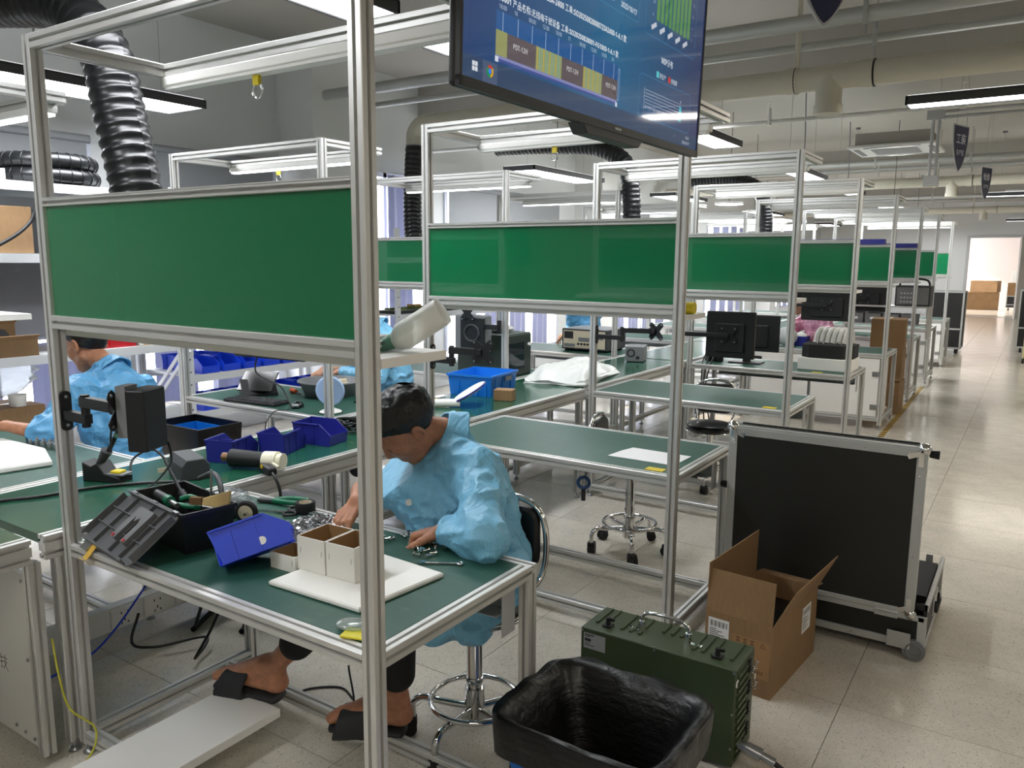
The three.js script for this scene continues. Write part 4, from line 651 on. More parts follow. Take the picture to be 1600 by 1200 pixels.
// ---------- olive equipment case ----------
{
  const t = thing('equipment_case', 'olive green ribbed electronics case with a chrome carry handle on the floor', 'equipment', [0.258, 0.0, -1.215]), W = 0.56, H = 0.352, D = 0.2;
  part(t, 'case_body', rb(W, H - 0.012, D, 0.006, 0, H / 2 + 0.006, 0), M.olive);
  for (const x of [-0.16, 0.16]) for (const z of [-0.06, 0.06]) part(t, 'foot', cy(0.012, 0.012, 0.013, 12, x, 0.0065, z), M.rubber);
  for (let k = 0; k < 16; k++) { const x = -W / 2 + 0.035 + k * 0.0327; if (k % 4 === 2) continue; const c = k > 5 && k < 10; part(t, 'top_rib', bx(0.009, 0.007, c ? 0.07 : 0.13, x, H + 0.003, c ? -0.05 : -0.02), M.olive); }
  for (let k = 0; k < 12; k++) part(t, 'side_rib', bx(0.008, 0.011, 0.09, W / 2 + 0.004, 0.04 + k * 0.026, 0.04), M.olive);
  for (let k = 0; k < 4; k++) part(t, 'heat_sink', ex([[-0.055, 0], [0.055, 0], [0.045, 0.022], [-0.045, 0.022]], H - 0.04, 0, -0.205 + k * 0.137, H / 2, -D / 2, PI / 2, 0, PI), M.olive);
  part(t, 'vent_strip', bx(0.003, H - 0.05, 0.028, W / 2 + 0.0015, H / 2, -0.035), M.oliveDark);
  for (let k = 0; k < 4; k++) part(t, 'terminal_block', [0, 1, 2, 3].map((i) => bx(0.006, 0.006, 0.02, W / 2 + 0.005, 0.07 + k * 0.075 + i * 0.012, -0.035)), M.black);
  const h = part(t, 'handle', tb([[-0.085, H + 0.02, 0.01], [-0.085, H + 0.055, 0.01], [-0.066, H + 0.07, 0.01], [0.066, H + 0.07, 0.01], [0.085, H + 0.055, 0.01], [0.085, H + 0.02, 0.01]], 0.0065, 40, 12), M.chrome);
  for (const s of [-1, 1]) part(h, 'handle_foot', [cy(0.011, 0.013, 0.04, 16, s * 0.085, H + 0.018, 0.01), rb(0.055, 0.005, 0.018, 0.002, s * 0.105, H + 0.002, 0.01), sp(0.004, s * 0.122, H + 0.004, 0.01)], M.chrome);
  for (const s of [-1, 1]) part(t, 'latch', [bx(0.032, 0.006, 0.032, s * 0.2, H + 0.004, 0.045), cy(0.008, 0.009, 0.03, 12, s * 0.2, H + 0.018, 0.045), bx(0.018, 0.01, 0.01, s * 0.2 + 0.012, H + 0.026, 0.04)], M.black);
  const lab = canvasTex(160, 110, (g) => { g.fillStyle = '#a9adb0'; g.fillRect(0, 0, 160, 110); g.fillStyle = '#2b2d2f'; g.fillRect(8, 10, 70, 8); g.fillRect(8, 24, 40, 5); g.fillRect(8, 40, 46, 20); g.fillRect(8, 70, 40, 5); g.fillRect(8, 84, 70, 5); });
  part(t, 'rating_plate', new THREE.PlaneGeometry(0.085, 0.058), mat(0xffffff, 0.4, 0.3, { map: lab }), [-W / 2 + 0.055, H - 0.045, D / 2 + 0.001]);
  for (const [x, y] of [[-0.273, H - 0.01], [0.273, H - 0.01], [0.273, 0.2], [0.273, 0.08], [0, H - 0.01]]) part(t, 'screw', cy(0.004, 0.004, 0.003, 10, x, y, D / 2 + 0.001, PI / 2), M.steel);
  part(t, 'round_sticker', cy(0.013, 0.013, 0.002, 20, W / 2 + 0.001, H - 0.05, 0.085, 0, 0, PI / 2), M.white);
  const p = part(t, 'cable_connector', [cy(0.016, 0.016, 0.03, 16, W / 2 + 0.02, 0.075, 0.05, 0, 0, PI / 2), cy(0.02, 0.022, 0.05, 16, W / 2 + 0.055, 0.068, 0.05, 0, 0, 1.35), cy(0.012, 0.016, 0.05, 16, W / 2 + 0.1, 0.058, 0.05, 0, 0, 1.3)], M.steel);
  part(p, 'cable', tb([[W / 2 + 0.115, 0.055, 0.05], [W / 2 + 0.17, 0.03, 0.06], [W / 2 + 0.2, 0.012, 0.13], [W / 2 + 0.1, 0.011, 0.24], [W / 2 - 0.02, 0.011, 0.3], [W / 2 - 0.06, 0.011, 0.2]], 0.009, 40, 8), M.cable);
  const cpos = []; for (let k = 0; k < 9; k++) cpos.push(tr(0.006, 0.0014, W / 2 + 0.012 + 0.004 * Math.sin(k), 0.22 + k * 0.012, -0.07, k % 2 ? 0 : PI / 2, k % 2 ? PI / 2 : 0));
  part(t, 'keeper_chain', cpos, M.chrome);
}
// ---------- open cardboard box ----------
function openBox(name, label, [x, y, z], ry, w, h, d, flaps, m = M.card) {
  const t = thing(name, label, 'box', [x, y, z], ry), th = 0.006;
  part(t, 'box_body', tray(w, d, w, d, h, th), m);
  flaps.forEach(([side, len, ang]) => {
    const along = side < 2 ? w : d, f = part(t, 'flap', bx(along - 0.01, len, th * 0.7, 0, len / 2, 0), m);
    const pv = [[0, d / 2 - 0.002, 0], [0, -d / 2 + 0.002, PI], [w / 2 - 0.002, 0, PI / 2], [-w / 2 + 0.002, 0, -PI / 2]][side]; f.position.set(pv[0], h, pv[1]); f.rotation.order = 'YXZ'; f.rotation.y = pv[2]; f.rotation.x = ang;
  });
  return t;
}
{
  const a = Math.atan2(0.046, 0.497), t = openBox('cardboard_box', 'open brown cardboard box with raised flaps in front of the black road case', [0.41, 0, -1.875], -0.0925, 0.27, 0.292, 0.5, [[0, 0.165, -0.1], [1, 0.085, 1.75], [2, 0.17, 0.45], [3, 0.19, -0.02]]);
  const lab = (w, h) => canvasTex(128, 160, (g) => { g.fillStyle = '#e8e8e6'; g.fillRect(0, 0, 128, 160); g.fillStyle = '#222'; for (let i = 0; i < 18; i++) g.fillRect(10 + i * 6, 16, 1 + (i * 7) % 4, 34); for (let i = 0; i < 8; i++) g.fillRect(10, 62 + i * 11, 40 + (i * 37) % 60, 4); });
  const L = lab(), pm = mat(0xffffff, 0.7, 0, { map: L });
  part(t, 'shipping_label', new THREE.PlaneGeometry(0.085, 0.11), pm, [-0.08, 0.21, 0.2512]);
  part(t, 'shipping_label', new THREE.PlaneGeometry(0.1, 0.11), pm, [0.1362, 0.2, -0.12], [0, PI / 2, 0]);
  const pr = canvasTex(256, 256, (g) => { g.fillStyle = '#9a764f'; g.fillRect(0, 0, 256, 256); g.strokeStyle = g.fillStyle = '#4e3a24'; g.lineWidth = 3; for (let i = 0; i < 3; i++) { g.strokeRect(30 + i * 48, 14, 20, 6); g.strokeRect(36 + i * 48, 20, 8, 18); g.strokeRect(30 + i * 48, 38, 20, 6); } g.beginPath(); g.moveTo(190, 44); g.lineTo(206, 14); g.lineTo(222, 44); g.closePath(); g.stroke(); g.font = '34px sans-serif'; g.fillText('70MM', 120, 230); });
  part(t, 'box_print', new THREE.PlaneGeometry(0.15, 0.15), mat(0xffffff, 0.85, 0, { map: pr }), [0.052, 0.15, 0.2511]);
  part(t, 'packed_bag', rb(0.22, 0.05, 0.4, 0.02, 0, 0.2, 0), M.bag);
}
// ---------- road case ----------
{
  const t = thing('road_case', 'black road case with aluminium edges standing open beside the aisle', 'case', [0.515, 0, -2.61]), W = 0.79, D = 0.66, zf = D / 2, y0 = 0.05, y1 = 0.195, y2 = 0.895;
  const lam = mat(0x171815, 0.5);
  const Wb = 0.05; part(t, 'case_base', [bx(W + Wb, y1 - y0, 0.012, Wb / 2, (y0 + y1) / 2, zf), bx(W + Wb, y1 - y0, 0.012, Wb / 2, (y0 + y1) / 2, -zf), bx(0.012, y1 - y0 + 0.05, D, W / 2 + Wb, (y0 + y1) / 2 + 0.025, 0), bx(0.012, y1 - y0 + 0.05, D, -W / 2, (y0 + y1) / 2 + 0.025, 0), bx(W + Wb, 0.012, D, Wb / 2, y0 + 0.006, 0)], lam);
  part(t, 'foam_insert', [bx(W + Wb - 0.03, 0.16, D - 0.2, Wb / 2, 0.14, -0.06)], M.rubber);
  part(t, 'lid_panel', bx(W - 0.01, y2 - y1 - 0.01, 0.012, 0, (y1 + y2) / 2, zf + 0.01), lam);
  part(t, 'lid_side', [bx(0.012, y2 - y1, 0.1, W / 2 - 0.006, (y1 + y2) / 2, zf - 0.045), bx(0.012, y2 - y1, 0.1, -W / 2 + 0.006, (y1 + y2) / 2, zf - 0.045), bx(W, 0.012, 0.1, 0, y2 - 0.006, zf - 0.045)], lam);
  const edge = (a, b, c, x, y, z) => part(t, 'edge_strip', rb(a, b, c, 0.002, x, y, z), M.zinc), zz = zf + 0.014;
  for (const s of [-1, 1]) { edge(0.034, y2 - y1, 0.016, s * (W / 2 - 0.012), (y1 + y2) / 2, zz); edge(0.016, y2 - y1, 0.034, s * (W / 2 + 0.001), (y1 + y2) / 2, zz - 0.01); edge(0.034, y1 - y0, 0.016, s * (W / 2 - 0.008) + (s > 0 ? Wb : 0), (y0 + y1) / 2, zz - 0.004); edge(0.016, 0.03, D, s * (W / 2 + 0.002) + (s > 0 ? Wb : 0), y1 + 0.035, 0); edge(0.016, 0.03, D, s * (W / 2 + 0.002) + (s > 0 ? Wb : 0), y0 + 0.015, 0); edge(0.03, y1 - y0 + 0.05, 0.016, s * (W / 2 - 0.006), (y0 + y1) / 2 + 0.025, -zf - 0.002); }
  edge(W, 0.034, 0.016, 0, y2 - 0.015, zz); edge(W, 0.016, 0.03, 0, y2 + 0.002, zz - 0.012); edge(W, 0.022, 0.016, 0, y1 + 0.012, zz); edge(W + Wb, 0.022, 0.016, Wb / 2, y1 - 0.012, zz - 0.004); edge(W + Wb, 0.03, 0.016, Wb / 2, y0 + 0.014, zz - 0.004); edge(W, 0.012, 0.03, 0, y2 + 0.002, zf - 0.085);
  for (const [x, y] of [[-1, y2], [1, y2], [1, y1], [-1, y1]]) part(t, 'ball_corner', [sp(0.027, x * (W / 2 - 0.004), y, zz - 0.012), bx(0.06, 0.02, 0.004, x * (W / 2 - 0.034), y - (y > 0.5 ? 0.022 : -0.02), zz + 0.008, 0, 0, x * 0.4), bx(0.02, 0.06, 0.004, x * (W / 2 - 0.012), y - (y > 0.5 ? 0.04 : -0.04), zz + 0.009)], M.chrome);
  for (const [x, y] of [[1, y2 - 0.02], [1, y1 + 0.03], [-1, y2 - 0.28]]) part(t, 'rubber_bumper', [cy(0.014, 0.018, 0.035, 14, x * (W / 2 + 0.03), y, zz - 0.03, 0, 0, PI / 2)], M.rubber);
  part(t, 'lid_gasket', bx(W - 0.06, 0.006, 0.012, 0, y2 + 0.012, zf - 0.05), M.rubber);
  for (const x of [-0.22, 0.3]) part(t, 'hinge', [rb(0.09, 0.045, 0.006, 0.002, x, y1 - 0.004, zz + 0.008), cy(0.005, 0.005, 0.09, 10, x, y1, zz + 0.013, 0, 0, PI / 2)], M.zinc);
  for (let k = 0; k < 5; k++) for (const y of [y2 - 0.015, y0 + 0.014]) part(t, 'rivet', sp(0.004, -0.34 + k * 0.17, y, zz + 0.008), M.chrome);
  for (let k = 0; k < 4; k++) part(t, 'rivet', sp(0.004, W / 2 - 0.012, y1 + 0.08 + k * 0.17, zz + 0.008), M.chrome);
  const h = part(t, 'side_handle', [rb(0.008, 0.09, 0.14, 0.003, W / 2 + Wb + 0.008, 0.15, 0.02)], M.zinc); part(h, 'grip', tb([[W / 2 + Wb + 0.014, 0.17, -0.04], [W / 2 + Wb + 0.018, 0.125, -0.03], [W / 2 + Wb + 0.018, 0.125, 0.07], [W / 2 + Wb + 0.014, 0.17, 0.08]], 0.008, 20, 8), M.rubber);
  for (const s of [-1, 1]) for (const q of [-1, 1]) { const w = part(t, 'corner_wheel', [cy(0.045, 0.045, 0.028, 28, s * (W / 2 + 0.02), 0.045, q * (zf - 0.02) + 0.03, PI / 2), tr(0.03, 0.004, s * (W / 2 + 0.02), 0.045, q * (zf - 0.02) + 0.045), cy(0.014, 0.014, 0.036, 16, s * (W / 2 + 0.02), 0.045, q * (zf - 0.02) + 0.03, PI / 2)], M.midGrey); part(w, 'wheel_plate', rb(0.09, 0.07, 0.006, 0.003, s * (W / 2 - 0.04), 0.08, q * (zf + 0.002) + (q > 0 ? 0.022 : -0.01)), M.zinc); }
}
// ---------- footrest board ----------
solo('footrest_board', 'white melamine board resting on the floor rails under the nearest bench', 'board', rb(0.27, 0.03, 0.6, 0.002, 0, 0, 0), M.white, [-0.94, 0.102, -0.12]);
// ---------- things on the nearest bench ----------
const H1 = 0.7352, HC = 0.7662;
{ // tool box with its lid hanging open
  const t = thing('tool_box', 'black plastic tool box with its grey lid hanging open over the bench edge', 'tool box', [-1.03, H1, -0.25], -0.17);
  part(t, 'box_body', tray(0.32, 0.145, 0.36, 0.175, 0.135, 0.004), M.black); part(t, 'rim', [bx(0.368, 0.012, 0.008, 0, 0.13, 0.087), bx(0.368, 0.012, 0.008, 0, 0.13, -0.087), bx(0.008, 0.012, 0.175, 0.182, 0.13, 0), bx(0.008, 0.012, 0.175, -0.182, 0.13, 0)], M.black);
  const l = new THREE.Group(); l.name = 'lid'; l.position.set(0, 0.136, 0.092); l.rotation.x = 0.62; t.add(l);
  const lg = mat(0x5a5c5e, 0.45);
  part(l, 'lid_shell', [ex(rrect(0.36, 0.2, 0.03), 0.006, 0.001, 0, -0.006, 0.102, -PI / 2), bx(0.33, 0.026, 0.005, 0, 0.006, 0.008), bx(0.31, 0.026, 0.005, 0, 0.006, 0.198), bx(0.005, 0.026, 0.16, 0.176, 0.006, 0.1), bx(0.005, 0.026, 0.16, -0.176, 0.006, 0.1)], lg);
  for (const x of [-0.09, 0.03, 0.11]) part(l, 'divider', bx(0.003, 0.014, 0.18, x, 0.003, 0.1), lg);
  for (const z of [0.07, 0.13]) part(l, 'divider', bx(0.34, 0.014, 0.003, 0, 0.003, z), lg);
  part(l, 'tool_holder', ex([[-0.05, -0.06], [0.05, -0.06], [0.05, 0.06], [0.022, 0.06], [0.022, -0.01], [0.008, -0.028], [-0.008, -0.01], [-0.022, -0.028], [-0.022, 0.06], [-0.05, 0.06]], 0.026, 0, 0.045, 0.008, 0.095, PI / 2), mat(0x6b6d6f, 0.5));
  for (const x of [0.006, 0.084]) part(l, 'red_mark', bx(0.012, 0.003, 0.008, x, 0.0225, 0.148), M.red);
  part(l, 'latch_tab', bx(0.05, 0.004, 0.03, -0.11, 0, 0.212), M.steel);
  part(l, 'yellow_strap', [bx(0.03, 0.002, 0.05, -0.07, -0.006, 0.222, 0.2), bx(0.032, 0.03, 0.002, -0.072, -0.018, 0.25, 0.1)], mat(0xd9b04a, 0.5));
  for (const x of [-0.15, 0, 0.15]) part(t, 'hinge', bx(0.03, 0.008, 0.01, x, 0.137, 0.092), M.chrome);
}
const onTop = (name, label, cat, geo, m, x, z, y = H1, ry = 0, grp) => solo(name, label, cat, geo, m, [x, y, z], ry, grp);
{ // tools in the box
  const p = thing('pliers', 'green handled pliers lying in the open black tool box', 'pliers', [-1.0, H1 + 0.1, -0.26], 0.2);
  part(p, 'handle', tb([[-0.07, 0.012, 0.02], [-0.02, 0.016, 0.03], [0.05, 0.012, 0.012]], 0.009, 12, 8), M.green); part(p, 'handle', tb([[-0.06, 0.02, -0.015], [-0.02, 0.03, -0.02], [0.05, 0.014, -0.004]], 0.009, 12, 8), M.green); part(p, 'jaws', rb(0.05, 0.012, 0.022, 0.005, 0.07, 0.012, 0.004), M.steel);
  const c = thing('crimping_tool', 'grey and green grip tool lying along the hinge of the tool box', 'hand tool', [-1.13, H1 + 0.11, -0.24], -0.25);
  part(c, 'grip', cy(0.013, 0.015, 0.1, 12, 0, 0.012, 0, 0, 0, PI / 2), M.darkGrey); part(c, 'collar', cy(0.017, 0.017, 0.03, 12, 0.06, 0.012, 0, 0, 0, PI / 2), M.green); part(c, 'shaft', cy(0.009, 0.009, 0.06, 12, 0.105, 0.012, 0, 0, 0, PI / 2), M.steel);
  const b = thing('paint_brush', 'flat brush with pale bristles sticking out of the tool box', 'brush', [-0.93, H1 + 0.125, -0.25], 0.45);
  part(b, 'bristles', ex([[-0.02, 0], [0.07, -0.012], [0.07, 0.05], [-0.02, 0.022]], 0.014, 0.002, 0.02, 0, 0, -0.3), mat(0xc8b078, 0.9)); part(b, 'ferrule', bx(0.04, 0.024, 0.014, -0.02, 0.014, 0), M.cardDark);
  const s = thing('metal_file', 'thin steel rod standing up in the tool box', 'tool', [-0.98, H1 + 0.004, -0.31]); part(s, 'rod', cy(0.004, 0.004, 0.2, 8, 0.01, 0.12, 0, 0, 0, -0.1), M.steel); part(s, 'rod_grip', cy(0.009, 0.009, 0.07, 10, 0.005, 0.035, 0, 0, 0, -0.1), M.black);
  const k = thing('screwdriver', 'long black screwdriver leaning out of the back of the tool box', 'screwdriver', [-1.12, H1 + 0.09, -0.29]); part(k, 'shaft', tb([[-0.14, 0.115, -0.05], [0.02, 0.04, 0]], 0.0055, 2, 8), M.black); part(k, 'grip', tb([[0.02, 0.04, 0], [0.1, 0.005, 0.02]], 0.013, 4, 10), M.black);
  const g = thing('hose_loop', 'thick black cable looping out of the right end of the tool box', 'cable', [-0.9, H1, -0.3]); part(g, 'cable', tb([[-0.2, 0.16, -0.06], [-0.12, 0.19, -0.06], [-0.03, 0.17, -0.02], [0.015, 0.09, 0.01], [0.015, 0.02, 0.02]], 0.009, 30, 8), M.darkGrey);
}
{ // clear bag, caster wheel, pliers, scissors, tape, screwdriver
  const b = thing('plastic_bag', 'crumpled clear plastic bag behind the tool box', 'bag', [-1.12, H1 + 0.002, -0.5], -0.3), g = new THREE.SphereGeometry(1, 28, 18), p = g.attributes.position;
  for (let i = 0; i < p.count; i++) { const x = p.getX(i), y = p.getY(i), z = p.getZ(i), k = 1 + 0.35 * (n3(x * 3 + 9, y * 3, z * 3) - 0.5) + 0.2 * (n3(x * 8, y * 8, z * 8) - 0.5); p.setXYZ(i, x * k * 0.12, Math.max(-0.035, y * k * 0.045), z * k * 0.07); } g.computeVertexNormals(); g.translate(0, 0.036, 0);
  part(b, 'film', g, mat(0xdfe3e4, 0.08, 0, { transmission: 0.85, thickness: 0 })); part(b, 'contents', rb(0.15, 0.03, 0.08, 0.012, 0, 0.018, 0), M.black);
  const w = thing('caster_wheel', 'loose black rubber wheel with a cream hub beside the tool box', 'wheel', [-0.975, H1, -0.45], 0.5); part(w, 'tyre', tr(0.03, 0.011, 0, 0.041, 0), M.rubber); part(w, 'hub', cy(0.029, 0.029, 0.02, 24, 0, 0.041, 0, PI / 2), M.beige); part(w, 'axle', cy(0.004, 0.004, 0.04, 10, 0.006, 0.041, 0.01, PI / 2), M.chrome);
  const q = thing('diagonal_pliers', 'green handled pliers lying beside the scissors on the nearest bench', 'pliers', [-1.08, H1, -0.655], 0.35);
  part(q, 'handle', tb([[0.0, 0.012, -0.005], [0.06, 0.016, -0.026], [0.13, 0.012, -0.03]], 0.01, 12, 8), M.green); part(q, 'handle', tb([[0.0, 0.012, 0.005], [0.07, 0.014, 0.018], [0.14, 0.012, 0.012]], 0.01, 12, 8), M.green); part(q, 'jaws', rb(0.07, 0.014, 0.024, 0.005, -0.03, 0.01, 0), M.darkGrey);
  const s = thing('scissors', 'black handled scissors between the pliers and the tape roll', 'scissors', [-0.96, H1, -0.6], 0.5); for (const k of [-1, 1]) part(s, 'finger_loop', tr(0.022, 0.005, 0.03, 0.008, k * 0.028, PI / 2), M.black); for (const k of [-1, 1]) part(s, 'blade', ex([[0, -0.006], [-0.1, 0], [0, 0.006]], 0.002, 0, 0, 0.005 + (k > 0 ? 0.002 : 0), k * 0.004, PI / 2, k * 0.06), M.chrome);
  const tp = thing('tape_roll', 'black electrical tape roll standing near the bolt pile', 'tape', [-0.905, H1, -0.65]); part(tp, 'tape', la([[0.022, 0], [0.036, 0], [0.036, 0.038], [0.022, 0.038], [0.022, 0]], 30), M.rubber); part(tp, 'core', la([[0.019, 0.001], [0.0225, 0.001], [0.0225, 0.0385], [0.019, 0.0385], [0.019, 0.001]], 30), M.beige);
  const r = thing('red_screwdriver', 'screwdriver with a clear red handle next to the loose wheel', 'screwdriver', [-0.96, H1, -0.5], -0.35); part(r, 'handle', cy(0.013, 0.014, 0.075, 6, 0.04, 0.014, 0, 0, 0, PI / 2), mat(0xb01030, 0.15)); part(r, 'shaft', cy(0.003, 0.003, 0.09, 8, -0.045, 0.014, 0, 0, 0, PI / 2), M.chrome);
}
function partsBin(label, pos, ry, m, s = 1, grp = 'plastic parts bins') {   // open-fronted stacking bin, mouth towards -z
  const t = thing('parts_bin', label, 'bin', pos, ry, grp), w = 0.15 * s, h = 0.115 * s, d = 0.235 * s, th = 0.003 * s;
  const side = [[-d / 2, 0], [d / 2 - 0.02 * s, 0], [d / 2, h], [-d / 2 + 0.06 * s, h], [-d / 2 - 0.012 * s, h * 0.5]];
  for (const k of [-1, 1]) part(t, 'side_wall', [ex(side.map(([a, b]) => [a, b]), th, 0, k * w / 2, 0, 0, 0, -PI / 2), bx(0.012 * s, 0.006 * s, d - 0.07 * s, k * (w / 2 + 0.005 * s), h - 0.003 * s, 0.03 * s)], m);
  part(t, 'back_wall', bx(w, h, th, 0, h / 2, d / 2 - 0.01 * s), m); part(t, 'bottom', bx(w, th, d - 0.02 * s, 0, th / 2, -0.005 * s), m); part(t, 'front_lip', bx(w, h * 0.45, th, 0, h * 0.25, -d / 2 - 0.003 * s), m);
  for (const z of [-0.02, 0.055]) for (const k of [-1, 1]) part(t, 'rib', bx(0.004 * s, h * 0.85, 0.012 * s, k * (w / 2 + 0.002 * s), h * 0.45, z * s), m);
  return t;
}
{
  const b = partsBin('bright blue parts bin tipped beside the bolt pile on the nearest bench', [-0.64, H1 + 0.03, -0.225], -0.66, M.blue, 0.92); b.rotation.order = 'YXZ'; b.rotation.x = 0.27; b.rotation.z = 0.42;
  part(b, 'white_sticker', cy(0.012, 0.012, 0.001, 20, 0.0712, 0.03, -0.03, 0, 0, PI / 2), M.white);
}
function smallBox(label, x, z, w, h, d, y, ry = 0.05) {
  const t = thing('carton', label, 'box', [x, y, z], ry, 'small white cartons on the nearest bench'), o = tray(w, d, w, d, h, 0.003);
  part(t, 'carton_shell', o, M.cardWhite); part(t, 'carton_lining', tray(w - 0.0062, d - 0.0062, w - 0.0062, d - 0.0062, h - 0.001, 0.0008).translate(0, 0.0005, 0), mat(0x8d6d47, 0.9));
  for (const k of [-1, 1]) part(t, 'staple', bx(0.001, 0.016, 0.001, k * (w / 2 - 0.012), h * 0.6, d / 2 + 0.0006), M.steel);
}
smallBox('low white carton with brown lining under the tipped blue bin', -0.547, -0.285, 0.1, 0.048, 0.095, H1);
smallBox('taller white open carton, left of the joined pair on the foam sheet', -0.438, -0.31, 0.105, 0.1, 0.125, 0.7512);
smallBox('taller white open carton, right of the joined pair on the foam sheet', -0.33, -0.318, 0.105, 0.1, 0.125, 0.7512);
solo('foam_sheet', 'white foam sheet under the cartons on the nearest bench', 'foam', ex([[-0.49, 0.141], [-0.155, 0.15], [-0.122, 0.46], [-0.37, 0.475], [-0.475, 0.43]], 0.015, 0.004, 0, 0.0078, 0, -PI / 2), M.foam, [0, H1, 0]);
// bolts: the poured heap, and loose screws
function boltGeo() { return mg([cy(0.0038, 0.0038, 0.018, 6, 0, 0.009, 0), cy(0.0068, 0.0068, 0.005, 6, 0, 0.0205, 0)]); }
{
  const n = 420, m = new THREE.InstancedMesh(boltGeo(), M.steel, n), o = new THREE.Object3D(); m.name = 'bolt_heap'; m.castShadow = m.receiveShadow = true;
  for (let i = 0; i < n; i++) { const a = rnd(2 * PI), r = Math.sqrt(rnd()), u = Math.cos(a) * r, v = Math.sin(a) * r; o.position.set(-0.715 + u * 0.115 + v * 0.04, H1 + 0.006 + (1 - r) * rnd(0.03), -0.505 + v * 0.115 - u * 0.02); o.rotation.set(rnd(6), rnd(6), rnd(6)); o.updateMatrix(); m.setMatrixAt(i, o.matrix); }
  m.userData = { label: 'heap of small steel bolts poured out on the nearest bench', category: 'bolts', kind: 'stuff' }; scene.add(m);
  const bg = boltGeo(); let k = 0;
  const put = (x, z, up, where) => { const s = solo('screw', 'loose steel screw ' + where, 'screw', bg, M.chrome, [x, H1, z], rnd(6), 'loose screws on the nearest bench'); if (!up) { s.rotation.z = PI / 2 - 0.1; s.position.y = H1 + 0.007; } };
  for (let i = 0; i < 7; i++) put(-0.42 + i * 0.021, -0.635 + rnd(-0.006, 0.006), false, 'lying in the row below the resting hand'); for (let i = 0; i < 5; i++) put(-0.43 + i * 0.017, -0.665 + rnd(-0.005, 0.005), true, 'standing upright in the row nearest the resting hand');
  for (let i = 0; i < 10; i++) put(-0.335 + rnd(0.085), -0.56 + rnd(-0.018, 0.018), i % 4 === 0, 'in the little heap above the spanner'); for (let i = 0; i < 4; i++) put(-0.47 + rnd(0.03), -0.6 + rnd(0.03), i % 2, 'in the small cluster right beside the aisle post'); put(-0.265, -0.6, true, 'standing alone above the spanner'); put(-0.245, -0.63, false, 'lying alone nearest the elbow');
  for (let i = 0; i < 7; i++) put(-0.83 + (i % 4) * 0.014, -0.62 + Math.floor(i / 4) * 0.014, true, 'standing upright between the tape roll and the bolt heap');
}
{
  const w = thing('spanner', 'steel combination spanner lying near the elbow of the seated man', 'spanner', [-0.19, H1, -0.535], 0.52); part(w, 'shank', rb(0.1, 0.005, 0.009, 0.002, 0, 0.005, 0), M.chrome); part(w, 'ring_end', tr(0.008, 0.0035, 0.056, 0.005, 0, PI / 2), M.chrome);
  part(w, 'open_end', ex([[0, -0.006], [-0.012, -0.012], [-0.022, -0.009], [-0.012, -0.004], [-0.012, 0.004], [-0.022, 0.009], [-0.012, 0.012], [0, 0.006]], 0.005, 0, -0.05, 0.005, 0, PI / 2), M.chrome);
  const y = thing('yellow_packet', 'yellow and clear plastic packet at the front edge of the nearest bench', 'packet', [-0.075, H1, -0.06], 0.3); part(y, 'yellow_card', rb(0.065, 0.006, 0.05, 0.002, 0, 0.005, 0.0), mat(0xd9cf2a, 0.35)); part(y, 'film', el(0.045, 0.012, 0.03, -0.025, 0.011, -0.03), mat(0xcfdad6, 0.1, 0, { transmission: 0.7, thickness: 0 }));
}
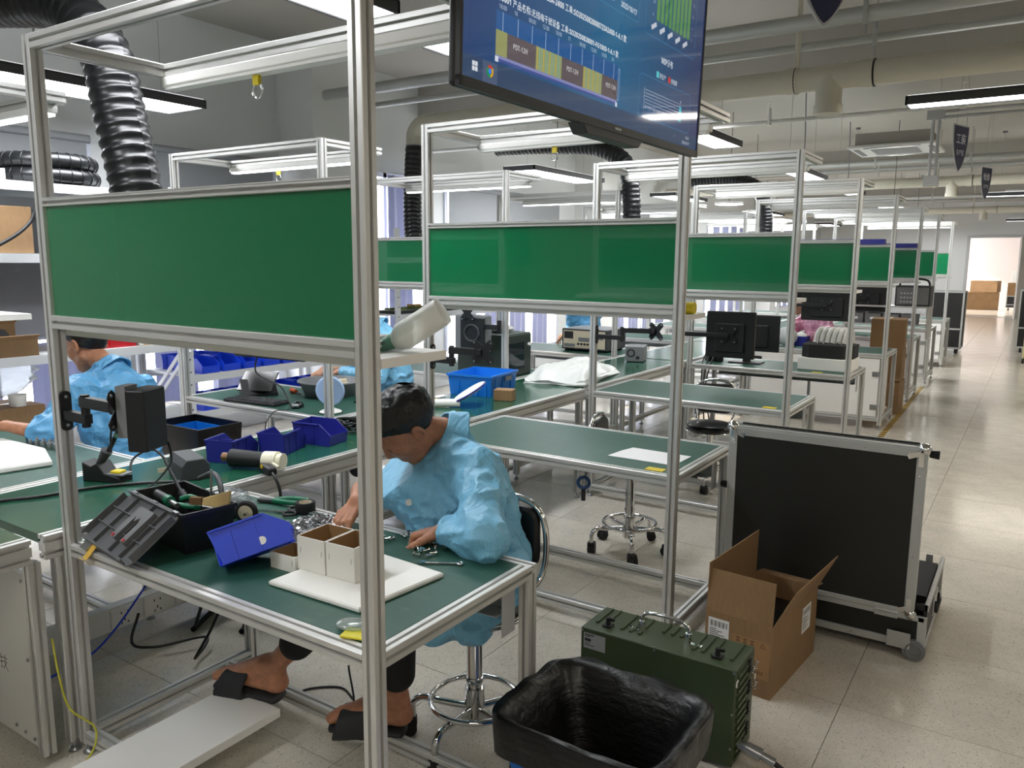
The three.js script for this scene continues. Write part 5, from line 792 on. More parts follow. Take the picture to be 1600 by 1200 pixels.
// ---------- things on the central bench, near end ----------
{
  const t = thing('soldering_stand', 'black soldering iron stand with tip sponge on the central bench', 'soldering stand', [-1.8, HC, -0.42], 0.35);
  part(t, 'base', ex([[-0.07, 0], [0.1, 0], [0.1, 0.02], [0.03, 0.035], [0.0, 0.075], [-0.03, 0.06], [-0.07, 0.075]], 0.075, 0.003), M.black); part(t, 'sponge_tray', bx(0.075, 0.006, 0.06, 0.07, 0.03, 0), M.midGrey); part(t, 'sponge', rb(0.045, 0.012, 0.04, 0.005, 0.065, 0.037, 0), M.yellow); part(t, 'holder', cy(0.022, 0.014, 0.07, 16, 0.0, 0.09, 0, 0, 0, -0.6), M.darkGrey);
  const i = thing('soldering_iron', 'black soldering iron resting in the stand with its cord looped', 'soldering iron', [-1.79, HC + 0.1, -0.43], 0.35); part(i, 'handle', tb([[0, 0, 0], [0.03, 0.05, 0], [0.065, 0.11, 0]], 0.009, 8, 10), M.black); part(i, 'ring', cy(0.011, 0.011, 0.02, 12, 0.05, 0.085, 0, 0, 0, -0.6), M.chrome);
  part(i, 'cord', tb([[0.065, 0.11, 0], [0.075, 0.15, 0], [0.06, 0.155, 0.01], [0.045, 0.1, 0.02], [0.045, 0.02, 0.03]], 0.004, 24, 6), M.cable);
  const s = thing('soldering_station', 'dark grey rounded soldering power unit behind the tool box', 'power unit', [-1.585, HC, -0.65], 0.35);
  part(s, 'housing', ex([[-0.055, 0], [0.055, 0], [0.055, 0.06], [0.035, 0.085], [-0.035, 0.085], [-0.055, 0.06]], 0.19, 0.004, 0, 0, 0, 0, 0.9), M.darkGrey); part(s, 'rating_label', bx(0.035, 0.02, 0.002, -0.09, 0.025, 0.045, 0, 0.9), M.beige);
  part(s, 'power_cord', tb([[-0.1, 0.03, -0.02], [-0.18, 0.09, -0.02], [-0.24, 0.06, 0.02], [-0.2, 0.006, 0.1]], 0.005, 24, 6), M.cable);
  const h = thing('heat_gun', 'black and cream heat gun lying on the central bench edge', 'heat gun', [-1.45, HC, -0.86], 0.35);
  part(h, 'barrel', cy(0.038, 0.032, 0.16, 24, -0.02, 0.042, 0, 0, 0, PI / 2), M.black); part(h, 'nozzle', cy(0.02, 0.018, 0.05, 18, -0.115, 0.042, 0, 0, 0, PI / 2), mat(0x9a7a5c, 0.35, 0.8)); part(h, 'rear_cap', [cy(0.037, 0.039, 0.06, 24, 0.085, 0.042, 0, 0, 0, PI / 2), cy(0.03, 0.034, 0.03, 24, 0.125, 0.042, 0, 0, 0, PI / 2)], mat(0xe0dcc4, 0.4));
  part(h, 'grip', [rb(0.13, 0.036, 0.04, 0.012, 0.1, 0.022, 0.055, 0, -0.75)], M.black); part(h, 'grip_spine', rb(0.12, 0.022, 0.012, 0.005, 0.118, 0.034, 0.04, 0, -0.75), mat(0xe0dcc4, 0.4)); part(h, 'switch', bx(0.02, 0.012, 0.004, 0.075, 0.03, 0.06, 0, -0.75), mat(0xd9b32a, 0.4));
  part(h, 'power_cord', tb([[0.145, 0.02, 0.1], [0.18, 0.015, 0.14], [0.205, -0.03, 0.15], [0.2, -0.2, 0.15], [0.19, -0.4, 0.14]], 0.006, 24, 7), M.cable);
  const pb = partsBin('dark blue divided parts bin holding a tape roll on the central bench', [-1.68, HC, -0.93], 0.35, M.navy, 0.85); part(pb, 'divider', bx(0.125, 0.08, 0.003, 0, 0.042, 0), M.navy);
  partsBin('dark blue parts bin with screws, the middle of three on the central bench', [-1.61, HC, -1.15], 0.35, M.navy, 0.85);
  partsBin('dark blue parts bin with an angled mouth, farthest of three on the central bench', [-1.6, HC, -1.37], -1.4, M.navy, 0.9);
  const tr_ = thing('tape_roll', 'white tape roll standing in the dark blue divided bin', 'tape', [-1.69, HC - 0.026, -0.885]); part(tr_, 'tape', la([[0.02, 0], [0.034, 0], [0.034, 0.045], [0.02, 0.045], [0.02, 0]], 28, 0, 0.03, 0), M.white);
  const coil = thing('cable_coil', 'tangled bundle of glossy black cables on the central bench', 'cable', [-1.64, HC, -1.66]);
  for (let k = 0; k < 9; k++) { const pts = []; for (let i = 0; i < 9; i++) { const a = i / 9 * 2 * PI + k; pts.push([Math.cos(a) * (0.07 + rnd(0.08)), 0.008 + rnd(0.05), Math.sin(a) * (0.04 + rnd(0.06))]); } part(coil, 'cable_loop', tb(pts, 0.0045, 60, 6, true), M.blackGloss); }
  part(coil, 'cable_tail', tb([[0.1, 0.02, -0.03], [0.2, 0.01, -0.1], [0.27, 0.008, -0.2]], 0.0045, 20, 6), M.blackGloss);
  solo('power_cable', 'black cable lying across the near end of the central bench', 'cable', tb([[0.2, 0.006, 0.9], [-0.02, 0.006, 0.45], [0.05, 0.006, 0.3], [0.1, 0.006, 0.12], [0.18, 0.006, 0.0], [0.3, 0.01, -0.1]], 0.006, 50, 7), M.cable, [-1.8, HC, -0.45]);
}
// ---------- monitor arms ----------
function vesa(parent, x, y, z, ry) { const s = [], q = []; for (let k = 0; k < 4; k++) { const a = PI / 4 + k * PI / 2; s.push([Math.cos(a) * 0.075, Math.sin(a) * 0.075], [Math.cos(a + 0.25) * 0.07, Math.sin(a + 0.25) * 0.07], [Math.cos(a + PI / 4) * 0.03, Math.sin(a + PI / 4) * 0.03], [Math.cos(a + PI / 2 - 0.25) * 0.07, Math.sin(a + PI / 2 - 0.25) * 0.07]); q.push(cy(0.005, 0.005, 0.012, 8, Math.cos(a) * 0.064, Math.sin(a) * 0.064, 0, PI / 2)); } part(parent, 'mount_plate', ex(s, 0.004, 0.001), M.black, [x, y, z], [0, ry, 0]); part(parent, 'mount_screws', q, M.steel, [x, y, z], [0, ry, 0]); }
function arm(b, y, l1, l2, bend, plateTurn) {                // part of a bench: wall plate on the inner face of the left post, arms along +x
  const t = new THREE.Group(); t.name = 'monitor_arm'; t.userData.label = 'black swivel monitor arm'; t.position.set(-1.268, y, -0.02); b.add(t);
  part(t, 'wall_plate', ex(rrect(0.036, 0.125, 0.018), 0.006, 0.001, 0.004, 0, 0, 0, PI / 2), M.black); part(t, 'plate_screws', [-0.045, 0.045].map((v) => cy(0.005, 0.005, 0.004, 10, 0.008, v, 0, 0, 0, PI / 2)), M.steel);
  part(t, 'lower_arm', rb(l1, 0.03, 0.026, 0.003, 0.008 + l1 / 2, -0.012, 0), M.black);
  const e = 0.008 + l1, c = Math.cos(bend), s = -Math.sin(bend); part(t, 'elbow', cy(0.013, 0.013, 0.1, 14, e - 0.016, 0.012, 0), M.black);
  part(t, 'upper_arm', rb(l2, 0.032, 0.028, 0.003, e - 0.016 + c * (l2 / 2 - 0.012), 0.04, s * (l2 / 2 - 0.012), 0, bend), M.black);
  const ex_ = e - 0.016 + c * l2, ez = s * l2; part(t, 'tilt_joint', [cy(0.012, 0.012, 0.04, 12, ex_ - c * 0.01, 0.04, ez - s * 0.01), rb(0.03, 0.03, 0.026, 0.004, ex_ + c * 0.008, 0.04, ez + s * 0.008)], M.black);
  vesa(t, ex_ + c * 0.026, 0.04, ez + s * 0.026, plateTurn);
}
arm(B1, 1.165, 0.125, 0.165, 0, PI / 2 + 0.45); arm(B2, 1.16, 0.13, 0.15, 0.1, 0.1); arm(B3, 1.14, 0.2, 0.2, 0.25, -0.3);
{
  const t = thing('mini_computer', 'flat black mini computer mounted on the arm of the nearest bench', 'computer', [-0.956, 1.2, -0.02], 0.45); part(t, 'casing', rb(0.06, 0.18, 0.11, 0.006, 0.064, -0.025, -0.02), M.black); part(t, 'mount_bracket', bx(0.03, 0.15, 0.06, 0.019, 0, 0), M.midGrey);
  part(t, 'power_cord', tb([[0.09, -0.11, -0.08], [0.06, -0.16, -0.14], [-0.05, -0.25, -0.3], [-0.2, -0.36, -0.42], [-0.34, -0.43, -0.46]], 0.004, 24, 6), M.cable);
}
// ---------- items on the first shelf ----------
{
  const b = thing('squeeze_bottle', 'frosted white plastic bottle with green neck lying on the shelf of the nearest bench', 'bottle', [0.0, 1.4208, -0.175], 0); b.rotation.order = 'YXZ'; b.rotation.set(0, 0.45, 0);
  part(b, 'bottle', la([[0, 0], [0.032, 0.002], [0.034, 0.01], [0.034, 0.12], [0.02, 0.145], [0.012, 0.15]], 24, 0.085, 0.1, -0.02, 0, 0, PI - 1.0), mat(0xe2e4df, 0.4, 0, { transmission: 0.25, thickness: 0 })); part(b, 'neck', cy(0.02, 0.014, 0.05, 18, -0.055, 0.018, -0.02, 0, 0, -1.15), mat(0x5f8f7c, 0.4));
  const p = thing('paper_stack', 'crumpled foil packs and papers on the shelf of the nearest bench', 'packets', [-0.16, 1.4208, -0.16]); for (let k = 0; k < 4; k++) part(p, 'foil_pack', rb(0.17, 0.008, 0.11, 0.003, rnd(-0.02, 0.02), 0.004 + k * 0.009, rnd(-0.02, 0.02), 0, rnd(-0.3, 0.3)), k % 2 ? M.paper : M.steel);
}
// ---------- wires and odds under the nearest bench ----------
solo('blue_network_cable', 'blue network cable hanging from the sockets under the central bench', 'cable', tb([[0, 0.11, 0], [0.03, 0.06, 0.08], [0.08, -0.02, 0.22], [0.12, -0.06, 0.34], [0.13, -0.08, 0.5]], 0.0045, 30, 7), M.blue, [-1.86, 0.16, -0.62]);
solo('green_earth_wire', 'yellow green earth wire hanging down the left post of the nearest bench', 'cable', tb([[-0.03, 0.32, 0.03], [0.02, 0.2, 0.04], [0.05, 0.1, 0.03], [0.1, 0.02, -0.02], [0.12, -0.05, 0.02], [0.08, -0.08, 0.1]], 0.0035, 40, 6), mat(0xb6b23a, 0.5), [-1.3, 0.1, 0.02]);
solo('black_power_cord', 'black power cord looping to the floor under the central bench', 'cable', tb([[0, 0.12, 0], [0.02, 0.01, 0.05], [0.12, 0.008, 0.02], [0.25, 0.02, -0.15], [0.35, 0.008, -0.02], [0.42, 0.15, -0.06], [0.5, 0.35, -0.1]], 0.006, 50, 7), M.cable, [-1.85, 0.02, -0.55]);
solo('floor_cable', 'thin black cable lying in a loop on the floor behind the footrest board', 'cable', tb([[0, 0.15, 0], [0.06, 0.01, 0.05], [-0.1, 0.006, 0.12], [-0.2, 0.006, 0.05], [-0.1, 0.006, -0.05], [0.0, 0.006, -0.02]], 0.004, 50, 6), M.cable, [-0.78, 0, -0.72]);
{
  const t = thing('folding_stool', 'small black folding stool standing under the central bench', 'stool', [-1.72, 0, -0.9], 0.5); part(t, 'seat_sling', ex([[-0.12, 0], [0.12, 0.0], [0.12, 0.2], [-0.1, 0.16]], 0.02, 0.004, 0, 0.09, 0, -0.35), M.black);
  for (const k of [-1, 1]) { part(t, 'leg', tb([[k * 0.11, 0.1, 0.02], [k * 0.11, 0.015, 0.1]], 0.008, 2, 8), M.black); part(t, 'leg', tb([[k * 0.11, 0.1, 0.02], [k * 0.11, 0.015, -0.06]], 0.008, 2, 8), M.black); part(t, 'foot_bar', tb([[k * 0.11, 0.013, 0.12], [k * 0.11, 0.013, -0.08]], 0.012, 2, 8), M.rubber); }
}
// paper and tag on the second bench
solo('paper_sheet', 'white paper drawing lying on the second aisle bench', 'paper', ex([[-0.16, -0.1], [0.16, -0.1], [0.165, 0.1], [-0.13, 0.11], [-0.15, 0.02]], 0.0012, 0, 0, 0.0008, 0, -PI / 2), M.paper, [-0.2, 0.7505, -2.08]);
[[-0.06, ZK[1], 'second'], [-0.07, ZK[2], 'third'], [-0.2, ZK[3], 'fourth']].forEach(([x, z, w]) => solo('yellow_tag', 'yellow adhesive tag near the front edge of the ' + w + ' aisle bench', 'label', bx(0.08, 0.002, 0.05, 0, 0.0011, 0), M.yellow, [x - 0.02, 0.7505, z - 0.07]));
{ const t = thing('wrist_strap', 'dark blue antistatic wrist strap hanging under the second bench', 'strap', [-0.42, 0.6, -1.86]); part(t, 'band', tr(0.025, 0.008, 0, 0.04, 0, 0, 0.4), mat(0x1d3f66, 0.7)); part(t, 'clip', rb(0.018, 0.06, 0.012, 0.003, 0, -0.015, 0), M.black); part(t, 'cord', tb([[0, 0.06, 0], [0.01, 0.09, -0.02], [0, 0.11, -0.0]], 0.002, 10, 5), M.cable); }
// ---------- corrugated exhaust hoses ----------
function flexGeo(pts, r, pitch, wr = 0.5) {
  const c = new THREE.CatmullRomCurve3(pts.map((p) => V(...p))), len = c.getLength(), n = Math.round(len / pitch * 6), k = 26, g = new THREE.TubeGeometry(c, n, r, k), p = g.attributes.position, q = V();
  for (let i = 0; i <= n; i++) { c.getPointAt(i / n, q); const ph = (i % 6) / 6, m = 1 - 0.07 * Math.sin(PI * ph); for (let j = 0; j <= k; j++) { const a = i * (k + 1) + j, w = wr * 0.1 * (vn(j / k * 9, i * 0.6, 90, 91) - 0.5) * (ph > 0.1 ? 1 : 0.2), f = m + w; p.setXYZ(a, q.x + (p.getX(a) - q.x) * f, q.y + (p.getY(a) - q.y) * f, q.z + (p.getZ(a) - q.z) * f); } }
  g.computeVertexNormals(); return g;
}
function hose(label, pts, r, collar) { const t = thing('exhaust_hose', label, 'hose', pts[pts.length - 1]); const o = pts[pts.length - 1], L = pts.map((p) => sub3(p, o)); part(t, 'hose', flexGeo(L, r, 0.045), M.duct); part(t, 'hose_clamp', tr(r * 1.01, 0.005, L[0][0], L[0][1], L[0][2], collar ? PI / 2 : 0, collar ? 0 : PI / 2), M.steel); return t; }
hose('thick black corrugated exhaust hose bending down behind the nearest green board', [[-3.6, 2.66, -0.2], [-2.9, 2.66, -0.34], [-2.3, 2.64, -0.45], [-1.95, 2.57, -0.5], [-1.77, 2.4, -0.52], [-1.69, 2.15, -0.52], [-1.62, 1.9, -0.52], [-1.58, 1.6, -0.52]], 0.095);
hose('black corrugated hose hanging from the elbow of the cream exhaust pipe', [[-3.73, 2.68, -4.62], [-3.74, 2.35, -4.6], [-3.66, 2.0, -4.5], [-3.5, 1.65, -4.35]], 0.09, true);
hose('black corrugated hose dropping above the central bench below the display', [[-3.4, 2.75, -5.5], [-2.7, 2.72, -5.5], [-2.25, 2.66, -5.5], [-2.0, 2.5, -5.5], [-1.93, 2.2, -5.5], [-1.92, 1.85, -5.5]], 0.085);
hose('black corrugated hose far down the central bench', [[-3.0, 2.75, -9.6], [-2.3, 2.72, -9.6], [-1.98, 2.55, -9.6], [-1.9, 2.2, -9.6], [-1.9, 1.8, -9.6]], 0.1);
// ---------- storage racks ----------
const rackM = mat(0xc9ccce, 0.5);
function rack(label, z0, z1, shelves, top) {
  const t = thing('storage_rack', label, 'rack', [-4.6, 0, (z0 + z1) / 2], 0, 'grey storage racks along the outer wall'), L = z0 - z1, D = 0.6;
  for (const x of [-D / 2, D / 2]) for (const z of [-L / 2 + 0.025, L / 2 - 0.025]) {
    const u = part(t, 'upright', [bx(0.05, top, 0.004, x, top / 2, z), bx(0.004, top, 0.065, x + (x > 0 ? 0.025 : -0.025), top / 2, z)], rackM);
    if (x > 0) part(u, 'upright_slots', Array.from({ length: 18 }, (_, k) => cy(0.007, 0.007, 0.002, 8, x + 0.0275, 0.15 + k * 0.1, z, 0, 0, PI / 2)), M.darkGrey);
  }
  for (const y of shelves) { const s = part(t, 'shelf', bx(D, 0.02, L - 0.1, 0, y - 0.01, 0), rackM); part(s, 'shelf_beam', bx(0.03, 0.06, L - 0.05, D / 2, y - 0.03, 0), rackM); part(s, 'shelf_beam', bx(0.03, 0.06, L - 0.05, -D / 2, y - 0.03, 0), rackM); }
  for (const z of [-L / 2 + 0.025, L / 2 - 0.025]) part(t, 'side_brace', bx(0.012, 0.03, 0.9, 0, 0.62, z, 0.0, PI / 2, 0.75), rackM);
}
rack('nearest grey storage rack with cardboard boxes and a coiled hose on top', 0.6, -2.48, [0.5, 0.99, 1.66, 2.12], 2.16);
rack('second grey storage rack holding rows of blue bins', -2.5, -4.25, [0.42, 0.72, 1.3, 1.9], 1.95);
rack('third grey storage rack with circuit boards in front of the window', -4.95, -7.0, [0.5, 1.07, 1.6], 1.95);
{ // rack contents
  const c = thing('hose_coil', 'coil of black corrugated hose lying on top of the nearest rack', 'hose', [-4.6, 2.12, -1.72]); part(c, 'coil', [0, 1].flatMap((k) => [tr(0.27 - k * 0.01, 0.055, 0, 0.056 + k * 0.1, 0, PI / 2)]), M.duct);
  for (let k = 0; k < 2; k++) part(c, 'coil_rib', Array.from({ length: 26 }, (_, i) => tr(0.0565, 0.003, Math.cos(i / 26 * 2 * PI) * (0.27 - k * 0.01), 0.056 + k * 0.1, Math.sin(i / 26 * 2 * PI) * (0.27 - k * 0.01), 0, -i / 26 * 2 * PI)), M.duct);
  const box = (label, y, z, w, h, d, x = -4.5, ry = 0, m = M.card) => { const t = thing('cardboard_box', label, 'box', [x, y, z], ry); part(t, 'box_body', rb(w, h, d, 0.004, 0, h / 2, 0), m); part(t, 'packing_tape', [bx(0.05, 0.001, d * 1.001, 0, h + 0.0005, 0), bx(0.05, h * 0.35, 0.001, 0, h * 0.82, d / 2 + 0.0006), bx(0.001, h, 0.05, w / 2 + 0.0006, h / 2, 0)], M.tape); return t; };
  const b = box('taped cardboard box with pen markings on the second shelf of the nearest rack', 1.66, -1.15, 0.36, 0.3, 0.6); const pen = canvasTex(128, 128, (g) => { g.fillStyle = '#a98256'; g.fillRect(0, 0, 128, 128); g.strokeStyle = '#2a2018'; g.lineWidth = 3; cjk(g, '5-4', 30, 50, 34, '#2a2018'); cjk(g, ':54', 30, 96, 34, '#2a2018'); }); part(b, 'pen_marking', new THREE.PlaneGeometry(0.14, 0.14), mat(0xffffff, 0.85, 0, { map: pen }), [0.1812, 0.19, 0.1], [0, PI / 2, 0]);
  solo('black_cable', 'thick black cable hanging past the cardboard box on the nearest rack', 'cable', tb([[0, -0.05, 0.5], [0.02, 0.06, 0.2], [0.02, 0.22, -0.02], [0, 0.42, -0.1], [-0.05, 0.47, -0.15]], 0.012, 30, 8), M.cable, [-4.26, 1.64, -1.38]);
  openBox('cardboard_box', 'open cardboard box at the back of the third shelf of the nearest rack', [-4.71, 0.99, -1.2], 0.05, 0.28, 0.2, 0.4, [[0, 0.1, 0.7], [1, 0.1, 0.9], [2, 0.08, 0.4]]);
  openBox('cardboard_box', 'low open carton with a black bracket on the third shelf of the nearest rack', [-4.42, 0.99, -1.25], 0.0, 0.22, 0.11, 0.34, [[2, 0.05, 0.9]]);
  openBox('cardboard_box', 'low open carton nearest the viewer on the third shelf of the nearest rack', [-4.42, 0.99, -0.86], 0, 0.22, 0.1, 0.32, [[2, 0.05, 1.1]]);
  solo('black_bracket', 'dark curved bracket sticking out of the low carton on the nearest rack', 'bracket', ex([[0, 0], [0.1, 0], [0.02, 0.13], [-0.1, 0.15], [-0.02, 0.1]], 0.006, 0.001, 0, 0.04, 0, 0, PI / 2), M.darkGrey, [-4.42, 0.995, -1.25]);
  const r = thing('red_crate', 'red plastic crate on the shelf behind the man at the window bench', 'crate', [-4.5, 0.99, -1.92]); part(r, 'crate_body', tray(0.34, 0.4, 0.36, 0.44, 0.14, 0.005), M.red); part(r, 'crate_rib', [-0.15, 0, 0.15].map((z) => bx(0.006, 0.12, 0.008, 0.18, 0.07, z)), M.red);
  box('white labelled carton right of the red crate', 0.99, -2.2, 0.2, 0.1, 0.11, -4.42, 0, M.cardWhite); box('white labelled carton at the end of the red crate shelf', 0.99, -2.35, 0.2, 0.1, 0.1, -4.42, 0, M.cardWhite);
  solo('white_carton', 'small white carton on the top shelf of the nearest rack', 'box', rb(0.2, 0.08, 0.3, 0.004, 0, 0.04, 0), M.white, [-4.5, 2.12, -1.2]);
  // bag of foam, cartons and cup on the low shelf
  const g = new THREE.SphereGeometry(1, 40, 24), p = g.attributes.position; for (let i = 0; i < p.count; i++) { const x = p.getX(i), y = p.getY(i), z = p.getZ(i), k = 1 + 0.4 * (n3(x * 2.5 + 4, y * 2.5, z * 2.5) - 0.5) + 0.15 * (n3(x * 9, y * 9, z * 9) - 0.5); p.setXYZ(i, x * k * 0.2, Math.max(-0.1, y * k * 0.14), z * k * 0.5); } g.computeVertexNormals(); g.translate(0, 0.14, 0);
  solo('plastic_film_bundle', 'bundle of shiny clear plastic film on the low shelf of the nearest rack', 'plastic film', g, mat(0xeef2f6, 0.15, 0, { transmission: 0.35, thickness: 0 }), [-4.62, 0.66, -1.0]);
  box('flat cardboard box under the plastic film on the nearest rack', 0.5, -1.0, 0.4, 0.15, 0.9, -4.55);
  const cup = thing('plastic_tub', 'white plastic tub on the flat carton of the nearest rack', 'tub', [-4.4, 0.652, -1.3]); part(cup, 'tub', la([[0, 0], [0.05, 0], [0.055, 0.075], [0.051, 0.075], [0.046, 0.004], [0, 0.004]], 28), M.white); part(cup, 'rim', tr(0.055, 0.003, 0, 0.075, 0, PI / 2), M.white);
  // blue bins on the second rack, two rows on two shelves
  for (const [y, xs] of [[0.72, [-4.42, -4.7]], [0.42, [-4.42]]]) xs.forEach((x, ri) => { for (let k = 0; k < 7; k++) partsBin('blue bin, ' + (y > 0.6 ? 'upper' : 'lower') + ' shelf of the second rack, ' + (ri ? 'back' : 'front') + ' row, ' + nth[k] + ' from the near post', [x, y, -2.72 - k * 0.205], -PI / 2, M.blue, 1.08, 'blue bins on the second rack'); });
  // circuit boards on the third rack
  const pcb = mat(0x4c5a2e, 0.5), pg = mg([bx(0.24, 0.004, 0.26, 0, 0.002, 0), ...Array.from({ length: 14 }, () => bx(rnd(0.015, 0.05), rnd(0.01, 0.035), rnd(0.015, 0.05), rnd(-0.09, 0.09), 0.018, rnd(-0.1, 0.1)))]);
  for (let k = 0; k < 6; k++) { const t = thing('circuit_board', 'green circuit board in a black tray on the window rack, ' + nth[k] + ' from the near post', 'circuit board', [-4.47, 1.07, -5.15 - k * 0.3], 0, 'circuit boards on the window rack'); part(t, 'tray', tray(0.28, 0.27, 0.29, 0.28, 0.035, 0.004), M.black); part(t, 'board', pg, pcb, [0, 0.03, 0]); if (k % 2) part(t, 'components', bx(0.1, 0.03, 0.12, 0, 0.07, 0), mat(0x8a6a2a, 0.5)); }
}
// ---------- window-row benches ----------
{
  const yT = 0.7505;
  solo('foam_sheet', 'grey white foam sheet on the nearest window-row bench', 'foam', ex([[-2.86, 0.15], [-2.3, 0.13], [-2.24, 0.44], [-2.5, 0.54], [-2.88, 0.53]], 0.025, 0.006, 0, 0.0128, 0, -PI / 2), M.foam, [0, yT, 0]);
  for (let k = 0; k < 9; k++) { const t = thing('metal_connector', 'steel connector in the cluster beside the foam sheet, ' + (k < 5 ? 'front' : 'back') + ' row, ' + nth[k < 5 ? k : k - 5] + ' from the left', 'connector', [-2.72 + (k % 5) * 0.05 + (k > 4 ? 0.02 : 0), yT, -0.585 - (k > 4 ? 0.05 : 0) - (k % 5) * 0.004], 0, 'steel connectors'); part(t, 'shell', cy(0.016, 0.016, 0.03, 14, 0, 0.015, 0), M.steel); part(t, 'pin', cy(0.006, 0.008, 0.014, 10, 0, 0.037, 0), M.chrome); }
  solo('red_black_wires', 'red and black wires behind the steel connectors', 'wires', [tb([[-0.15, 0.01, 0], [-0.05, 0.05, 0.01], [0.05, 0.03, 0], [0.12, 0.008, 0.02]], 0.003, 24, 6), tb([[-0.12, 0.008, 0.02], [-0.02, 0.06, 0.02], [0.1, 0.02, 0.01]], 0.003, 24, 6)], M.red, [-2.74, yT, -0.685]);
  const t1 = thing('monitor', 'black monitor seen from behind over the second window-row bench', 'monitor', [-2.68, 1.03, -1.98], 0.06);
  part(t1, 'casing', [rb(0.6, 0.35, 0.03, 0.008, 0, 0.175, 0), ex([[-0.2, 0.06], [0.2, 0.06], [0.16, 0.26], [-0.16, 0.26]], 0.03, 0.004, 0, 0, 0.025)], M.black); part(t1, 'port_label', bx(0.08, 0.025, 0.002, 0.14, 0.04, 0.016), M.paper); part(t1, 'stand_arm', [cy(0.014, 0.014, 0.06, 10, 0, 0.15, 0.06, PI / 2), rb(0.03, 0.03, 0.1, 0.004, 0.06, 0.15, 0.09, 0, 1.2)], M.black); part(t1, 'signal_cable', tb([[-0.08, 0.03, 0.02], [-0.08, -0.08, 0.04], [0.05, -0.13, 0.05], [0.2, -0.15, 0.1], [0.3, -0.26, 0.12]], 0.005, 30, 6), M.cable);
  const kb = thing('keyboard', 'black computer keyboard on the second window-row bench', 'keyboard', [-2.78, yT, -1.95], 0.12); part(kb, 'keyboard_body', rb(0.42, 0.018, 0.14, 0.005, 0, 0.01, 0), M.black);
  const kk = []; for (let i = 0; i < 16; i++) for (let j = 0; j < 5; j++) kk.push(bx(0.019, 0.006, 0.019, -0.185 + i * 0.0245, 0.0215, -0.05 + j * 0.0245)); const kp = part(kb, 'keys', kk, M.darkGrey); kp.userData.kind = 'stuff';
  const st = thing('tablet_stand', 'black wedge shaped tablet stand behind the keyboard', 'stand', [-3.02, yT, -2.16], 0.1); part(st, 'wedge', ex([[-0.09, 0], [0.1, 0], [0.1, 0.015], [-0.02, 0.1], [-0.06, 0.1]], 0.22, 0.004, 0, 0, 0, 0, -0.6), M.black); part(st, 'tablet', rb(0.24, 0.012, 0.17, 0.004, 0.02, 0.09, 0.02, 0.7, 0.3), M.blackGloss);
  const ms = thing('computer_mouse', 'black and silver computer mouse beside the keyboard', 'mouse', [-2.44, yT, -1.98], 0.4); part(ms, 'mouse_body', el(0.032, 0.034, 0.056, 0, 0.006, 0), M.blackGloss); part(ms, 'mouse_buttons', el(0.026, 0.016, 0.02, 0, 0.018, 0.035), M.steel); part(ms, 'cord', tb([[0, 0.012, 0.055], [-0.02, 0.006, 0.12], [-0.06, 0.008, 0.16], [-0.1, -0.05, 0.2], [-0.12, -0.2, 0.2]], 0.003, 24, 6), M.cable);
  const hs = thing('device_housing', 'open grey round device housing with electronics on the second window-row bench', 'housing', [-2.62, yT, -2.42]); part(hs, 'shell', la([[0, 0], [0.16, 0.0], [0.2, 0.09], [0.212, 0.09], [0.212, 0.1], [0.19, 0.1], [0.15, 0.012], [0, 0.012]], 36), M.midGrey); part(hs, 'board', [bx(0.16, 0.01, 0.12, 0.05, 0.08, 0), ...Array.from({ length: 10 }, () => bx(rnd(0.02, 0.05), rnd(0.01, 0.03), rnd(0.02, 0.04), rnd(-0.02, 0.11), 0.095, rnd(-0.05, 0.05)))], M.beige);
  const or = thing('orange_tool', 'orange handled hand tool beside the grey housing', 'tool', [-2.86, yT, -2.32], -0.4); part(or, 'handle', cy(0.016, 0.014, 0.09, 12, 0, 0.016, 0, 0, 0, PI / 2), M.orange); part(or, 'blade', bx(0.09, 0.006, 0.014, 0.08, 0.012, 0), M.darkGrey);
  const fn = thing('desk_fan', 'small blue and white oval fan on a foot beside the post', 'fan', [-2.16, yT, -1.98], 0.5); part(fn, 'fan_head', [tr(0.075, 0.012, 0, 0.13, 0), cy(0.07, 0.07, 0.02, 28, 0, 0.13, 0, PI / 2)], mat(0x9fb9dd, 0.35)); part(fn, 'hub', cy(0.016, 0.016, 0.03, 16, 0, 0.13, 0, PI / 2), M.navy); part(fn, 'foot', [la([[0, 0], [0.07, 0], [0.06, 0.012], [0.018, 0.03], [0.014, 0.055]], 28)], M.white);
  solo('phone', 'black phone lying on the second window-row bench near the nearest post', 'phone', rb(0.075, 0.01, 0.15, 0.004, 0, 0.0052, 0, 0, 1.2), M.blackGloss, [-2.2, yT, -2.3]);
  const wb = thing('waste_bin', 'tall blue waste bin with a black liner under the second window-row bench', 'bin', [-2.78, 0, -1.52]); part(wb, 'bin_body', tray(0.3, 0.2, 0.4, 0.26, 0.66, 0.006), M.crate); part(wb, 'bin_liner', [tray(0.41, 0.27, 0.44, 0.29, 0.24, 0.012).translate(0, 0.46, 0)], M.bag);
}
